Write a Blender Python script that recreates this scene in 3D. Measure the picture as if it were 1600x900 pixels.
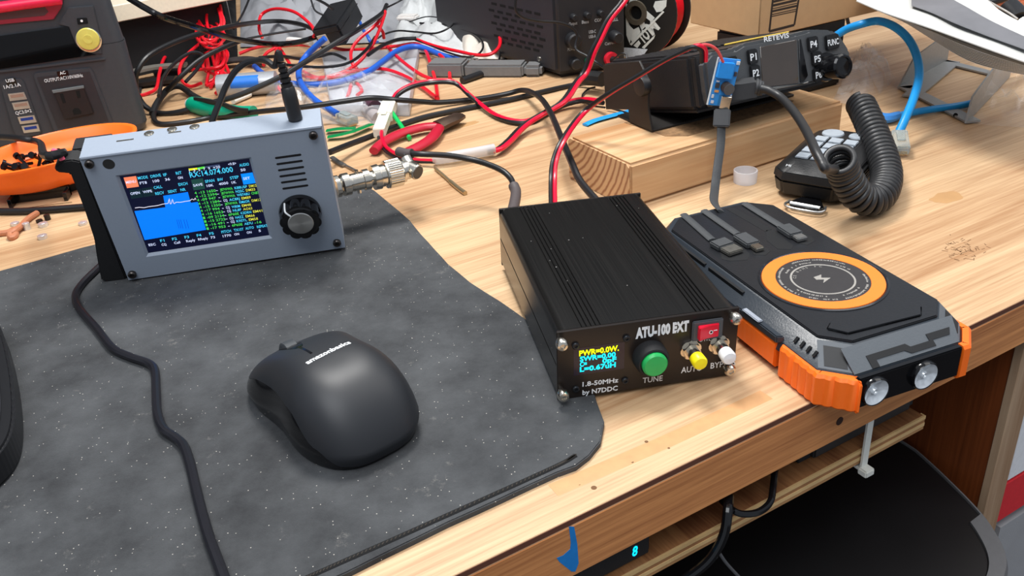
import bpy, bmesh, math, random
from mathutils import Matrix, Vector, Euler, noise
from mathutils.bvhtree import BVHTree
random.seed(7)
for o in list(bpy.data.objects): bpy.data.objects.remove(o)
scene = bpy.context.scene
COL = scene.collection
S = 0.001                      # everything below is written in millimetres
PI = math.pi
R_ = math.radians

# ------------------------------------------------------------------ camera
CF, CP, CR, CY = 1409.11, 0.5001, 0.0765, 0.1578      # focal length in px of a 1600 px frame, pitch, roll, yaw
CC = Vector((-72.27, -341.78, 256.32))
cy_, sy_ = math.cos(CY), math.sin(CY)
FWD = Vector((sy_*math.cos(CP), cy_*math.cos(CP), -math.sin(CP)))
RT0 = Vector((cy_, -sy_, 0)); DN0 = FWD.cross(RT0)
RIGHT = math.cos(CR)*RT0 + math.sin(CR)*DN0
DOWN = -math.sin(CR)*RT0 + math.cos(CR)*DN0
cam_d = bpy.data.cameras.new('camera'); cam = bpy.data.objects.new('camera', cam_d); COL.objects.link(cam)
cam_d.sensor_width = 36; cam_d.lens = CF/1600*36; cam_d.clip_start = 0.01; cam_d.clip_end = 30
m = Matrix.Identity(4)
for i in range(3):
    m[i][0] = RIGHT[i]; m[i][1] = -DOWN[i]; m[i][2] = -FWD[i]; m[i][3] = CC[i]*S
cam.matrix_world = m
scene.camera = cam

# ------------------------------------------------------------------ world, lamps, exposure
W = bpy.data.worlds.new('room_light'); scene.world = W; W.use_nodes = True
bg = W.node_tree.nodes['Background']; bg.inputs[0].default_value = (0.80, 0.88, 1.0, 1); bg.inputs[1].default_value = 0.5
def area(name, loc, size, power, col, aim, sy=None):
    d = bpy.data.lights.new(name, 'AREA'); d.shape = 'RECTANGLE'; d.size = size*S; d.size_y = (sy or size)*S
    d.energy = power; d.color = col
    o = bpy.data.objects.new(name, d); COL.objects.link(o); o.location = Vector(loc)*S
    o.rotation_euler = (Vector(aim)-Vector(loc)).to_track_quat('-Z', 'Y').to_euler()
    return o
area('ceiling_lamp', (-20, 430, 950), 260, 11, (1.0, 0.98, 0.95), (-30, 150, 0))
area('side_lamp', (900, 150, 1200), 900, 6.5, (1.0, 0.97, 0.93), (50, 150, 0))
area('room_lamp', (-300, -700, 1600), 1100, 22, (0.95, 0.97, 1.0), (0, 150, 0))
scene.view_settings.view_transform = 'Standard'; scene.view_settings.look = 'None'
scene.view_settings.exposure = 0.0; scene.view_settings.gamma = 1.0; scene.view_settings.use_curve_mapping = False

# ------------------------------------------------------------------ pixel <-> place helpers (1600 x 900 frame)
def ray(px, py): return RIGHT*((px-800)/CF) + DOWN*((py-450)/CF) + FWD
def un(px, py, z=0.0):
    d = ray(px, py); return CC + d*((z-CC.z)/d.z)
def uny(px, py, y):
    d = ray(px, py); return CC + d*((y-CC.y)/d.y)
def P(*tr): return [un(a, b, c) for a, b, c in tr]
def frame(loc, yaw=0, rx=0, ry=0):
    return Matrix.Translation(Vector(loc)) @ Matrix.Rotation(yaw, 4, 'Z') @ Matrix.Rotation(ry, 4, 'Y') @ Matrix.Rotation(rx, 4, 'X')
def hit(M, px, py, axis, val):
    I = M.inverted(); o = I @ CC; d = I.to_3x3() @ ray(px, py)
    return o + d*((val-o[axis])/d[axis])

# ------------------------------------------------------------------ materials
def lin(c):
    return tuple((v/255/12.92 if v/255 <= .04045 else ((v/255+.055)/1.055)**2.4) for v in c)
MATS = {}
def mat(name, rgb, rough=.5, metal=0, var=.12, scale=300, bump=0, bscale=900, spec=.5, trans=0, alpha=1, emit=0, coat=0, sub=0, ior=1.45):
    if name in MATS: return MATS[name]
    mt = bpy.data.materials.new(name); mt.use_nodes = True; nt = mt.node_tree; N = nt.nodes; L = nt.links
    b = N['Principled BSDF']; c = lin(rgb)
    tc = N.new('ShaderNodeTexCoord'); nz = N.new('ShaderNodeTexNoise'); nz.inputs['Scale'].default_value = scale; nz.inputs['Detail'].default_value = 5
    L.new(tc.outputs['Object'], nz.inputs['Vector'])
    mx = N.new('ShaderNodeMix'); mx.data_type = 'RGBA'
    mx.inputs['A'].default_value = (*[v*(1-var) for v in c], 1); mx.inputs['B'].default_value = (*[min(1, v*(1+var)) for v in c], 1)
    L.new(nz.outputs['Fac'], mx.inputs['Factor']); L.new(mx.outputs['Result'], b.inputs['Base Color'])
    b.inputs['Roughness'].default_value = rough; b.inputs['Metallic'].default_value = metal
    b.inputs['Specular IOR Level'].default_value = spec; b.inputs['Transmission Weight'].default_value = trans
    b.inputs['IOR'].default_value = ior; b.inputs['Alpha'].default_value = alpha; b.inputs['Coat Weight'].default_value = coat
    if emit:
        L.new(mx.outputs['Result'], b.inputs['Emission Color']); b.inputs['Emission Strength'].default_value = emit
    if bump:
        n2 = N.new('ShaderNodeTexNoise'); n2.inputs['Scale'].default_value = bscale; n2.inputs['Detail'].default_value = 4
        L.new(tc.outputs['Object'], n2.inputs['Vector']); bp = N.new('ShaderNodeBump'); bp.inputs['Strength'].default_value = bump
        bp.inputs['Distance'].default_value = .0004; L.new(n2.outputs['Fac'], bp.inputs['Height']); L.new(bp.outputs['Normal'], b.inputs['Normal'])
    MATS[name] = mt; return mt
def wood(name, light, dark, ang, ring=26, rough=.5, stretch=12, along='X', fig=1.0, fine=.5):
    mt = bpy.data.materials.new(name); mt.use_nodes = True; nt = mt.node_tree; N = nt.nodes; L = nt.links; b = N['Principled BSDF']
    tc = N.new('ShaderNodeTexCoord')
    def nz(s, st, det, rg=.5, dist=0):
        mp = N.new('ShaderNodeMapping'); sc = [s]*3; sc['XYZ'.index(along)] = s/st; mp.inputs['Scale'].default_value = sc; mp.inputs['Rotation'].default_value = ang
        L.new(tc.outputs['Object'], mp.inputs['Vector']); n = N.new('ShaderNodeTexNoise'); n.inputs['Scale'].default_value = 1; n.inputs['Detail'].default_value = det
        n.inputs['Roughness'].default_value = rg; n.inputs['Distortion'].default_value = dist; L.new(mp.outputs['Vector'], n.inputs['Vector']); return n.outputs['Fac']
    def mad(x, k, add):
        m = N.new('ShaderNodeMath'); m.operation = 'MULTIPLY_ADD'; m.inputs[1].default_value = k; L.new(x, m.inputs[0])
        if isinstance(add, float): m.inputs[2].default_value = add
        else: L.new(add, m.inputs[2])
        return m.outputs[0]
    broad = nz(ring*.6, stretch, 2, .5, .5); band = nz(ring*3.5, stretch*1.8, 3, .6, .3); hair = nz(ring*22, stretch*2.2, 5, .6)
    s = mad(broad, .9*fig, mad(band, .75*fig, mad(hair, fine, -.55*fig-.5*fine+.28)))
    rp = N.new('ShaderNodeValToRGB'); e = rp.color_ramp.elements; e[0].position = .22; e[1].position = .78; e[0].color = (*lin(light), 1); e[1].color = (*lin(dark), 1)
    L.new(s, rp.inputs['Fac']); L.new(rp.outputs['Color'], b.inputs['Base Color']); b.inputs['Roughness'].default_value = rough
    b.inputs['Specular IOR Level'].default_value = .35
    bp = N.new('ShaderNodeBump'); bp.inputs['Strength'].default_value = .2; bp.inputs['Distance'].default_value = .0004
    L.new(hair, bp.inputs['Height']); L.new(bp.outputs['Normal'], b.inputs['Normal'])
    MATS[name] = mt; return mt
def film(name, rgb, alpha=.25, rough=.12):
    if name in MATS: return MATS[name]
    mt = bpy.data.materials.new(name); mt.use_nodes = True; nt = mt.node_tree; N = nt.nodes; L = nt.links
    b = N['Principled BSDF']; b.inputs['Base Color'].default_value = (*lin(rgb), 1); b.inputs['Roughness'].default_value = rough
    tc = N.new('ShaderNodeTexCoord'); nz = N.new('ShaderNodeTexNoise'); nz.inputs['Scale'].default_value = 60; nz.inputs['Detail'].default_value = 6
    L.new(tc.outputs['Object'], nz.inputs['Vector'])
    mr = N.new('ShaderNodeMapRange'); mr.inputs['From Min'].default_value = .35; mr.inputs['From Max'].default_value = .7
    mr.inputs['To Min'].default_value = alpha*.5; mr.inputs['To Max'].default_value = min(1, alpha*1.6)
    L.new(nz.outputs['Fac'], mr.inputs['Value']); L.new(mr.outputs['Result'], b.inputs['Alpha'])
    b.inputs['Coat Weight'].default_value = 1; b.inputs['Coat Roughness'].default_value = .05; b.inputs['Specular IOR Level'].default_value = .8
    MATS[name] = mt; return mt

# ------------------------------------------------------------------ mesh builder
class B:
    def __init__(s): s.v = []; s.f = []
    def add(s, vs, fs, M=None):
        k = len(s.v)
        s.v += [(M @ Vector(v)) if M else Vector(v) for v in vs]
        s.f += [[i+k for i in f] for f in fs]; return s
    def addbm(s, bm, M=None):
        bm.verts.index_update()
        s.add([v.co.copy() for v in bm.verts], [[v.index for v in f.verts] for f in bm.faces], M); bm.free(); return s
    def box(s, x0, x1, y0, y1, z0, z1, bev=0, seg=2, M=None):
        return s.prism([(x0, y0), (x1, y0), (x1, y1), (x0, y1)], z0, z1, bev, seg, 'z', M)
    def prism(s, pts, a, b, bev=0, seg=2, axis='z', M=None, top=None, bevz=None):
        bm = bmesh.new(); top = top or pts
        def mk(p, h): return {'z': (p[0], p[1], h), 'y': (p[0], h, p[1]), 'x': (h, p[0], p[1])}[axis]
        lo = [bm.verts.new(mk(p, a)) for p in pts]; hi = [bm.verts.new(mk(p, b)) for p in top]
        n = len(pts); bm.faces.new(lo[::-1]); bm.faces.new(hi)
        for i in range(n): bm.faces.new((lo[i], lo[(i+1) % n], hi[(i+1) % n], hi[i]))
        bmesh.ops.recalc_face_normals(bm, faces=bm.faces[:])
        if bev:
            es = bm.edges[:]
            if bevz == 'top': es = [e for e in bm.edges if all(v in hi for v in e.verts)]
            bmesh.ops.bevel(bm, geom=es, offset=bev, segments=seg, affect='EDGES', clamp_overlap=True)
        return s.addbm(bm, M)
    def lathe(s, p, d, prof, n=24, M=None, caps=True):
        # prof: list of (distance along d, radius)
        p = Vector(p); d = Vector(d).normalized(); u = d.orthogonal().normalized(); w = d.cross(u)
        vs = []; fs = []; prof = list(prof)
        for h, r in prof:
            for i in range(n):
                a = 2*PI*i/n; vs.append(p + d*h + (u*math.cos(a)+w*math.sin(a))*r)
        for j in range(len(prof)-1):
            for i in range(n): fs.append([j*n+i, j*n+(i+1) % n, (j+1)*n+(i+1) % n, (j+1)*n+i])
        if caps and prof[0][1] > 1e-6: fs.append(list(range(n))[::-1])
        if caps and prof[-1][1] > 1e-6: fs.append([(len(prof)-1)*n+i for i in range(n)])
        return s.add(vs, fs, M)
    def cyl(s, p, q, r, r2=None, n=20, M=None):
        p = Vector(p); q = Vector(q); return s.lathe(p, q-p, [(0, r), ((q-p).length, r if r2 is None else r2)], n, M)
    def gear(s, p, d, r, r2, k, h, n=6, M=None):
        # scalloped disc standing on p along d
        p = Vector(p); d = Vector(d).normalized(); u = d.orthogonal().normalized(); w = d.cross(u); N_ = k*n; vs = []
        for hh in (0, h):
            for i in range(N_):
                a = 2*PI*i/N_; t = (i % n)/n; rr = r2+(r-r2)*abs(math.sin(PI*t))**.6
                vs.append(p+d*hh+(u*math.cos(a)+w*math.sin(a))*rr)
        fs = [[i, (i+1) % N_, N_+(i+1) % N_, N_+i] for i in range(N_)]+[list(range(N_))[::-1], list(range(N_, 2*N_))]
        return s.add(vs, fs, M)
    def sphere(s, c, r, sc=(1, 1, 1), n=16, M=None):
        vs = []; fs = []; m2 = n//2
        for j in range(m2+1):
            for i in range(n):
                a = 2*PI*i/n; b = PI*j/m2
                vs.append(Vector(c)+Vector((r*sc[0]*math.sin(b)*math.cos(a), r*sc[1]*math.sin(b)*math.sin(a), r*sc[2]*math.cos(b))))
        for j in range(m2):
            for i in range(n): fs.append([j*n+i, (j+1)*n+i, (j+1)*n+(i+1) % n, j*n+(i+1) % n])
        return s.add(vs, fs, M)
    def tube(s, pts, r, n=10, sub=8, M=None, raw=False, flat=None):
        pts = [Vector(p) for p in pts]; path = pts if raw else spline(pts, sub)
        vs = []; fs = []; up = None; K = len(path)
        for j, p in enumerate(path):
            t = (path[min(j+1, K-1)]-path[max(j-1, 0)]); t = t.normalized() if t.length > 1e-9 else Vector((1, 0, 0))
            if up is None: up = t.orthogonal().normalized() if not flat else (Vector(flat)-t*t.dot(Vector(flat))).normalized()
            up = (up-t*t.dot(up)); up = up.normalized() if up.length > 1e-6 else t.orthogonal().normalized()
            w = t.cross(up); rr = r(j/(K-1)) if callable(r) else r
            ra, rb = rr if isinstance(rr, tuple) else (rr, rr)
            for i in range(n):
                a = 2*PI*i/n; vs.append(p+up*math.cos(a)*ra+w*math.sin(a)*rb)
        for j in range(K-1):
            for i in range(n): fs.append([j*n+i, j*n+(i+1) % n, (j+1)*n+(i+1) % n, (j+1)*n+i])
        fs.append(list(range(n))[::-1]); fs.append([(K-1)*n+i for i in range(n)])
        return s.add(vs, fs, M)
    def surf(s, fn, nu, nv, th=0, M=None):
        vs = [Vector(fn(i/nu, j/nv)) for j in range(nv+1) for i in range(nu+1)]
        fs = [[j*(nu+1)+i, j*(nu+1)+i+1, (j+1)*(nu+1)+i+1, (j+1)*(nu+1)+i] for j in range(nv) for i in range(nu)]
        if th:
            k = len(vs); vs2 = [v-Vector((0, 0, th)) for v in vs]
            fs2 = [[a+k for a in f[::-1]] for f in fs]; side = []
            def rim(idx):
                for a, b in zip(idx, idx[1:]): side.append([a, a+k, b+k, b])
            rim([i for i in range(nu+1)][::-1]); rim([nv*(nu+1)+i for i in range(nu+1)])
            rim([j*(nu+1) for j in range(nv+1)]); rim([j*(nu+1)+nu for j in range(nv+1)][::-1])
            vs += vs2; fs += fs2+side
        return s.add(vs, fs, M)
def spline(p, sub=8):
    if len(p) < 3: return [p[0].lerp(p[-1], i/sub) for i in range(sub+1)]
    q = [p[0]*2-p[1]]+list(p)+[p[-1]*2-p[-2]]; out = []
    for i in range(1, len(q)-2):
        a, b, c, d = q[i-1:i+3]
        for k in range(sub):
            t = k/sub; out.append(.5*((2*b)+(c-a)*t+(2*a-5*b+4*c-d)*t*t+(3*b-a-3*c+d)*t**3))
    out.append(p[-1]); return out

def meshof(name, b, mt, sharp=35):
    me = bpy.data.meshes.new(name); me.from_pydata([v*S for v in b.v], [], b.f)
    bm = bmesh.new(); bm.from_mesh(me); bmesh.ops.recalc_face_normals(bm, faces=bm.faces[:]); bm.to_mesh(me); bm.free()
    for i, q in enumerate(mt if isinstance(mt, (list, tuple)) else [mt]): me.materials.append(q)
    me.shade_smooth()
    try: me.set_sharp_from_angle(angle=R_(sharp))
    except Exception: pass
    return me
def part(name, b, mt, parent, label=None, sharp=35):
    o = bpy.data.objects.new(name, meshof(name, b, mt, sharp)); COL.objects.link(o)
    o.parent = parent
    if label: o['label'] = label
    return o
def tag(o, label, cat, group=None):
    o['label'] = label; o['category'] = cat
    if group: o['group'] = group
    return o
def thing(name, label, cat, M, group=None):
    o = bpy.data.objects.new(name, None); COL.objects.link(o); o.empty_display_size = .01
    M2 = M.copy(); M2.translation = M.translation*S; o.matrix_world = M2
    return tag(o, label, cat, group)
def solo(name, b, mt, label, cat, group=None, sharp=35):
    # a thing that is one mesh; its origin goes to the middle of its base
    lo = Vector([min(v[i] for v in b.v) for i in range(3)]); hi = Vector([max(v[i] for v in b.v) for i in range(3)])
    c = Vector(((lo.x+hi.x)/2, (lo.y+hi.y)/2, lo.z)); b.v = [v-c for v in b.v]
    o = bpy.data.objects.new(name, meshof(name, b, mt, sharp)); COL.objects.link(o); o.location = c*S
    return tag(o, label, cat, group)
def struct(name, b, mt):
    o = bpy.data.objects.new(name, meshof(name, b, mt)); COL.objects.link(o); o['kind'] = 'structure'; return o
def wrel(pts, T):   # world points into the local frame of T
    I = T.inverted(); return [I @ Vector(p) for p in pts]

# text as mesh
_tc = {}
def textmesh(s, bold=0.0):
    if (s, bold) in _tc: return _tc[(s, bold)]
    cu = bpy.data.curves.new('t', 'FONT'); cu.body = s; cu.size = 1; cu.resolution_u = 2; cu.extrude = .01; cu.offset = bold
    ob = bpy.data.objects.new('t', cu); me = ob.to_mesh()
    vs = [v.co.copy() for v in me.vertices]; fs = [list(p.vertices) for p in me.polygons]
    ob.to_mesh_clear(); bpy.data.objects.remove(ob); bpy.data.curves.remove(cu)
    x0 = min(v.x for v in vs); x1 = max(v.x for v in vs)
    _tc[(s, bold)] = (vs, fs, x0, x1); return _tc[(s, bold)]
FACE = Matrix(((1, 0, 0, 0), (0, 0, -1, 0), (0, 1, 0, 0), (0, 0, 0, 1)))      # text facing -Y, reading along +X
def text(b, s, p, width, M=FACE, aspect=1.0, bold=0.0, ht=None, lift=0.06, slant=0):
    # p = left end of the baseline; width = wanted length
    vs, fs, x0, x1 = textmesh(s, bold); k = width/(x1-x0); ky = (ht/.7 if ht else k*aspect)
    out = [Vector(((v.x-x0)*k+slant*v.y*ky, v.y*ky, (.5+v.z*50)*lift)) for v in vs]
    Mt = Matrix.Translation(Vector(p)) @ M
    return b.add(out, fs, Mt)
def tpx(b, M, s, pl, pr, y=0, bold=0.0, ht=None, aspect=1.0, lift=.06):
    # text between two pixels on the plane y of frame M
    a = hit(M, *pl, 1, y); c = hit(M, *pr, 1, y)
    d = (c-a); d.y = 0; ang = math.atan2(d.z, d.x)*.999
    text(b, s, a, d.length, Matrix.Rotation(-ang, 4, 'Y') @ FACE, aspect, bold, ht, lift)
# ------------------------------------------------------------------ colours used by many things
BLK = mat('black_plastic', (30, 31, 34), .42, bump=.25); BLKG = mat('black_gloss', (14, 14, 16), .12, var=.05)
BLKR = mat('black_rubber', (26, 26, 28), .38, var=.1); BLKM = mat('black_matte', (22, 22, 24), .7, bump=.3)
REDW = mat('red_wire', (225, 22, 40), .3, var=.05, spec=.6); REDR = mat('red_paired_wire', (224, 10, 52), .3, var=.05, spec=.6)
WHT = mat('white_print', (225, 228, 230), .6, var=.03); SIL = mat('nickel', (214, 208, 196), .22, 1, var=.1, scale=900)
STEEL = mat('steel', (188, 188, 186), .35, 1); DKMET = mat('dark_screw', (62, 60, 60), .35, .8)
BLUEC = mat('blue_cable', (38, 92, 190), .38, var=.06); CYANC = mat('sky_blue_cable', (26, 150, 225), .36, var=.05)
ORG = mat('orange_plastic', (255, 112, 28), .42, var=.05, bump=.1); CLR = film('clear_plastic', (225, 230, 235), .3)
MILKY = mat('milky_plastic', (222, 224, 228), .35, trans=.35, var=.02, alpha=.8)

# ------------------------------------------------------------------ the setting
BA = R_(19.5)
BF = frame((-39.2, -85, 0), BA)                    # x along the bench's front edge, y into the bench
wt = wood('pine_top', (220, 188, 148), (160, 116, 78), (0, 0, 0), 24, .46, 16, fig=.7, fine=.7)
wa = wood('fir_rail', (218, 150, 92), (134, 76, 42), (0, 0, 0), 26, .5, 16, fig=.7, fine=.8)
wp = wood('plywood_face', (176, 124, 78), (110, 66, 38), (0, 0, 0), 24, .6, 8, 'Y', .9, .7)
wd = wood('red_panel_wood', (128, 66, 32), (74, 34, 16), (0, 0, 0), 18, .35, 16, 'Z', .6, .8)
wl = wood('worn_pine', (186, 160, 132), (140, 108, 80), (0, 0, 0), 20, .6, 10, 'Z')
fl = B().box(-2200, 2200, -1500, 1800, -760, -750); struct('floor', fl, mat('floor_paint', (62, 56, 54), .5, scale=20, var=.3))
wb = B().box(-2200, 2200, 1750, 1790, -750, 1500, M=BF); struct('wall_back', wb, mat('wall_paint', (70, 66, 62), .8, scale=15, var=.2))

bench = thing('workbench', 'pine workbench with a darker wooden rail along its front edge', 'workbench', Matrix.Translation((-39.2, -85, -31)) @ Matrix.Rotation(BA, 4, 'Z'))
top = part('tabletop', B().box(-1100, 900, .0, 1400, 1, 31, .8, 1), wt, bench)
top.data.materials.append(wt)
rail = part('front_rail', B().box(-900, 900, -.6, 20, 0, 28.6, 1.0, 2), wa, bench, 'reddish wooden front rail')
def mark(b, pts, z0, z1): b.prism(pts, z0, z1)
# blue paint stroke and screw hole on the rail
I_ = (Matrix.Translation((-39.2, -85, -31)) @ Matrix.Rotation(BA, 4, 'Z'))
pb_ = B(); q = [hit(I_, *p, 1, -.7) for p in [(889, 823), (897, 823), (902, 850), (904, 880), (899, 893), (893, 893), (874, 878), (870, 872), (880, 868), (891, 858), (892, 848)]]
pb_.prism([(v.x, v.z) for v in q], -.75, -.55, axis='y'); part('paint_stroke', pb_, mat('blue_paint', (28, 118, 190), .4, var=.25, scale=150), bench, 'blue paint stroke shaped like a tick')
q = hit(I_, 1312, 658, 1, -.7); part('screw_hole', B().cyl((q.x, -.62, q.z), (q.x, -.8, q.z), 2.3), mat('dark_hole', (52, 28, 18), .9), bench, 'dark round screw hole')
part('seam', B().box(-900, 900, -.12, .25, 28.4, 31.05), mat('seam_dark', (90, 52, 36), .9), bench)
# side panel and post under the bench
pp = Matrix.Translation((283, 37, -750)) @ Matrix.Rotation(BA, 4, 'Z')
cab = thing('cabinet_side', 'reddish brown wooden side panel with a worn pale front edge, at the right', 'cabinet', pp)
part('panel', B().box(0, 14, 4, 900, 0, 716), wd, cab); part('edge_strip', B().box(-1, 17, -2, 4, 0, 716, .6, 1), wl, cab, 'worn pale wood edge strip')
# plywood shelf under the bench
py_ = Matrix.Translation(BF @ Vector((0, 6, -64))) @ Matrix.Rotation(BA, 4, 'Z')
ply = thing('plywood_shelf', 'rough plywood shelf hung just below the bench top, its layered edge showing', 'shelf', py_)
part('board', B().box(-500, 261, .6, 260, .2, 9.4, .5, 1), wp, ply)
for k, c in enumerate([(168, 124, 80), (206, 170, 118), (150, 104, 64), (200, 164, 112)]):
    part('veneer', B().box(-500, 261.5, .2-.3*(k % 2), 3, .2+2.3*k, 2.4+2.3*k), mat('veneer_%d' % k, c, .7, scale=80, var=.3, bump=.4), ply)
qa = hit(BF, 1277, 722, 2, -54.2); qb = hit(BF, 1440, 640, 2, -54.2); PSX, PSL = qa.x, qb.x-qa.x
psb = thing('power_supply_box', 'long dark grey metal box on the plywood shelf, right of the white cable tie', 'power supply', Matrix.Translation(BF @ Vector((PSX, 14, -54.2))) @ Matrix.Rotation(BA, 4, 'Z'))
part('case', B().box(0, PSL-5, 0, 90, 0, 21.5, 1, 2), mat('grey_case', (58, 58, 58), .45, .3), psb)
part('end_flange', B().box(-9, -.2, 2, 90, 0, 21, .6, 1), BLKM, psb); part('end_flange', B().box(PSL-4.8, PSL, 2, 90, 0, 21, .6, 1), BLKM, psb)
# white cable tie round the shelf
T = B(); a = hit(BF, 1366, 664, 1, 2); b_ = hit(BF, 1341, 726, 1, 2)
x = a.x
T.box(x-2.2, x+2.2, 4.0, 5.2, -66.5, -32.2); T.box(x-2.2, x+2.2, 4.0, 120, -67.6, -66.3); T.box(x-3.6, x+3.2, -.5, 5.5, -69.2, -64.8, .8)
T2 = B(); T2.v = [BF @ v for v in T.v]; T2.f = T.f
solo('cable_tie', T2, mat('white_nylon', (212, 212, 204), .4), 'white nylon cable tie looped round the plywood shelf edge', 'cable tie')
# charger with a blue digit
a = hit(BF, 1017, 862, 1, 10)
chg = thing('digital_charger', 'small black box with a glowing blue digit, on the plywood shelf below the bench front', 'charger', Matrix.Translation(BF @ Vector((a.x, 10, -54.2))) @ Matrix.Rotation(BA, 4, 'Z'))
part('case', B().box(-75, 0, 0, 60, 0, 21.6, 1.5, 2), BLKM, chg)
CM = Matrix.Translation(BF @ Vector((a.x, 10, -54.2))) @ Matrix.Rotation(BA, 4, 'Z')
dg = B(); tpx(dg, CM, '8', (987.5, 870), (995.5, 866.5), -.05, .02, ht=5.6); part('display_digit', dg, mat('blue_led', (0, 190, 255), .5, emit=2.2), chg, 'glowing blue digit 8')
# cables under the bench
def cable(name, pts, r, mt, label, cat='cable', group=None, n=10, sub=8, world=False):
    b = B().tube(pts if world else P(*pts), r, n, sub); return solo(name, b, mt, label, cat, group)
def pin(px, py, y): return BF @ hit(BF, px, py, 1, y)
cable('power_cable', [pin(1139, 775, 3), pin(1137, 800, -3), pin(1132, 832, -5), pin(1118, 862, -5), pin(1098, 885, -4), pin(1060, 912, 0), pin(1000, 950, 5)], 2.3, BLKG, 'thick glossy black cable hanging down over the plywood shelf', world=True)
cable('cable_loop', [pin(1212, 725, 12), pin(1208, 760, 4), pin(1203, 785, -2), pin(1185, 800, -3), pin(1160, 803, -1), pin(1143, 796, 3), pin(1128, 782, 12)], 1.7, BLKG, 'thinner glossy black cable loop sagging over the plywood edge', world=True)
cable('thin_grey_lead', [pin(1124, 864, 0), pin(1135, 880, 0), pin(1158, 905, 0)], .8, mat('grey_lead', (86, 86, 88), .4), 'thin grey lead below the thick hanging cable', world=True)
# black tray / bin lid low under the bench
def lidpt(px, py): return un(px, py, -150)
edge = [lidpt(*p) for p in [(1380, 655), (1415, 686), (1470, 735), (1530, 795), (1560, 835), (1576, 870), (1574, 900), (1555, 935), (1500, 985)]]
edge = spline(edge, 5); far = [Vector((-260, -260, -150)), Vector((-330, 0, -150)), Vector((-260, 240, -150)), Vector((100, 300, -150))]
PXL = (BF.inverted() @ Vector((283, 37, -150))).x-2.5
def clampx(v):
    q = BF.inverted() @ v
    if q.y > -4: q.x = min(q.x, PXL)
    return BF @ q
outl = [clampx(v) for v in edge]+far; cen = Vector((20, 20, -150))
lid = thing('storage_bin', 'large black plastic bin with a smooth dusty lid and grey rim, low under the bench', 'bin', Matrix.Translation((20, 20, -400)))
o2 = [(v.x-20, v.y-20) for v in outl]; inn = [(x*(.988 if i < 17 else .95), y*(.988 if i < 17 else .95)) for i, (x, y) in enumerate(o2)]
wob = [(x*.94, y*.94) for x, y in o2]
part('lid', B().prism(inn, 246, 250.2, .6, 1), mat('dusty_black', (24, 23, 24), .35, scale=14, var=.5, bump=.15, bscale=40), lid)
rimb = B(); k = len(o2)
vs = [(x, y, z) for (x, y), (u, v) in [(o2[i], inn[i]) for i in range(k)] for z in ()]
vs = [(o2[i][0], o2[i][1], 246) for i in range(k)]+[(o2[i][0]*.992, o2[i][1]*.992, 251.5) for i in range(k)]+[(inn[i][0], inn[i][1], 251.5) for i in range(k)]+[(inn[i][0], inn[i][1], 246) for i in range(k)]
fs = [[j*k+i, j*k+(i+1) % k, ((j+1) % 4)*k+(i+1) % k, ((j+1) % 4)*k+i] for j in range(4) for i in range(k)]
rimb.add(vs, fs); part('rim', rimb, mat('grey_rim', (98, 97, 98), .55, bump=.2), lid, 'grey rounded rim')
part('tub', B().prism([(x*.7, y*.7) for x, y in o2], -350, 245.8, top=[(x*.93, y*.93) for x, y in o2]), BLKM, lid)
# paper bag beside the post
bgm = Matrix.Translation((318, 62, -750)) @ Matrix.Rotation(BA, 4, 'Z')
bag = thing('paper_sack', 'grey and white sack with a red band, on the floor right of the cabinet side', 'sack', bgm)
part('body', B().box(0, 160, 0, 120, 0, 540, 10, 3), mat('grey_sack', (150, 150, 152), .7, scale=40, bump=.4), bag)
part('label_panel', B().box(-.8, 150, -.9, 110, 575, 690, 3, 1), mat('white_sack', (222, 222, 224), .6), bag); part('red_band', B().box(-.8, 150, -.9, 110, 540.5, 574.5), mat('red_band', (205, 40, 48), .6), bag)
part('neck', B().box(6, 140, 6, 100, 690.5, 705, 4, 2), mat('grey_sack', (150, 150, 152)), bag)

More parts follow.
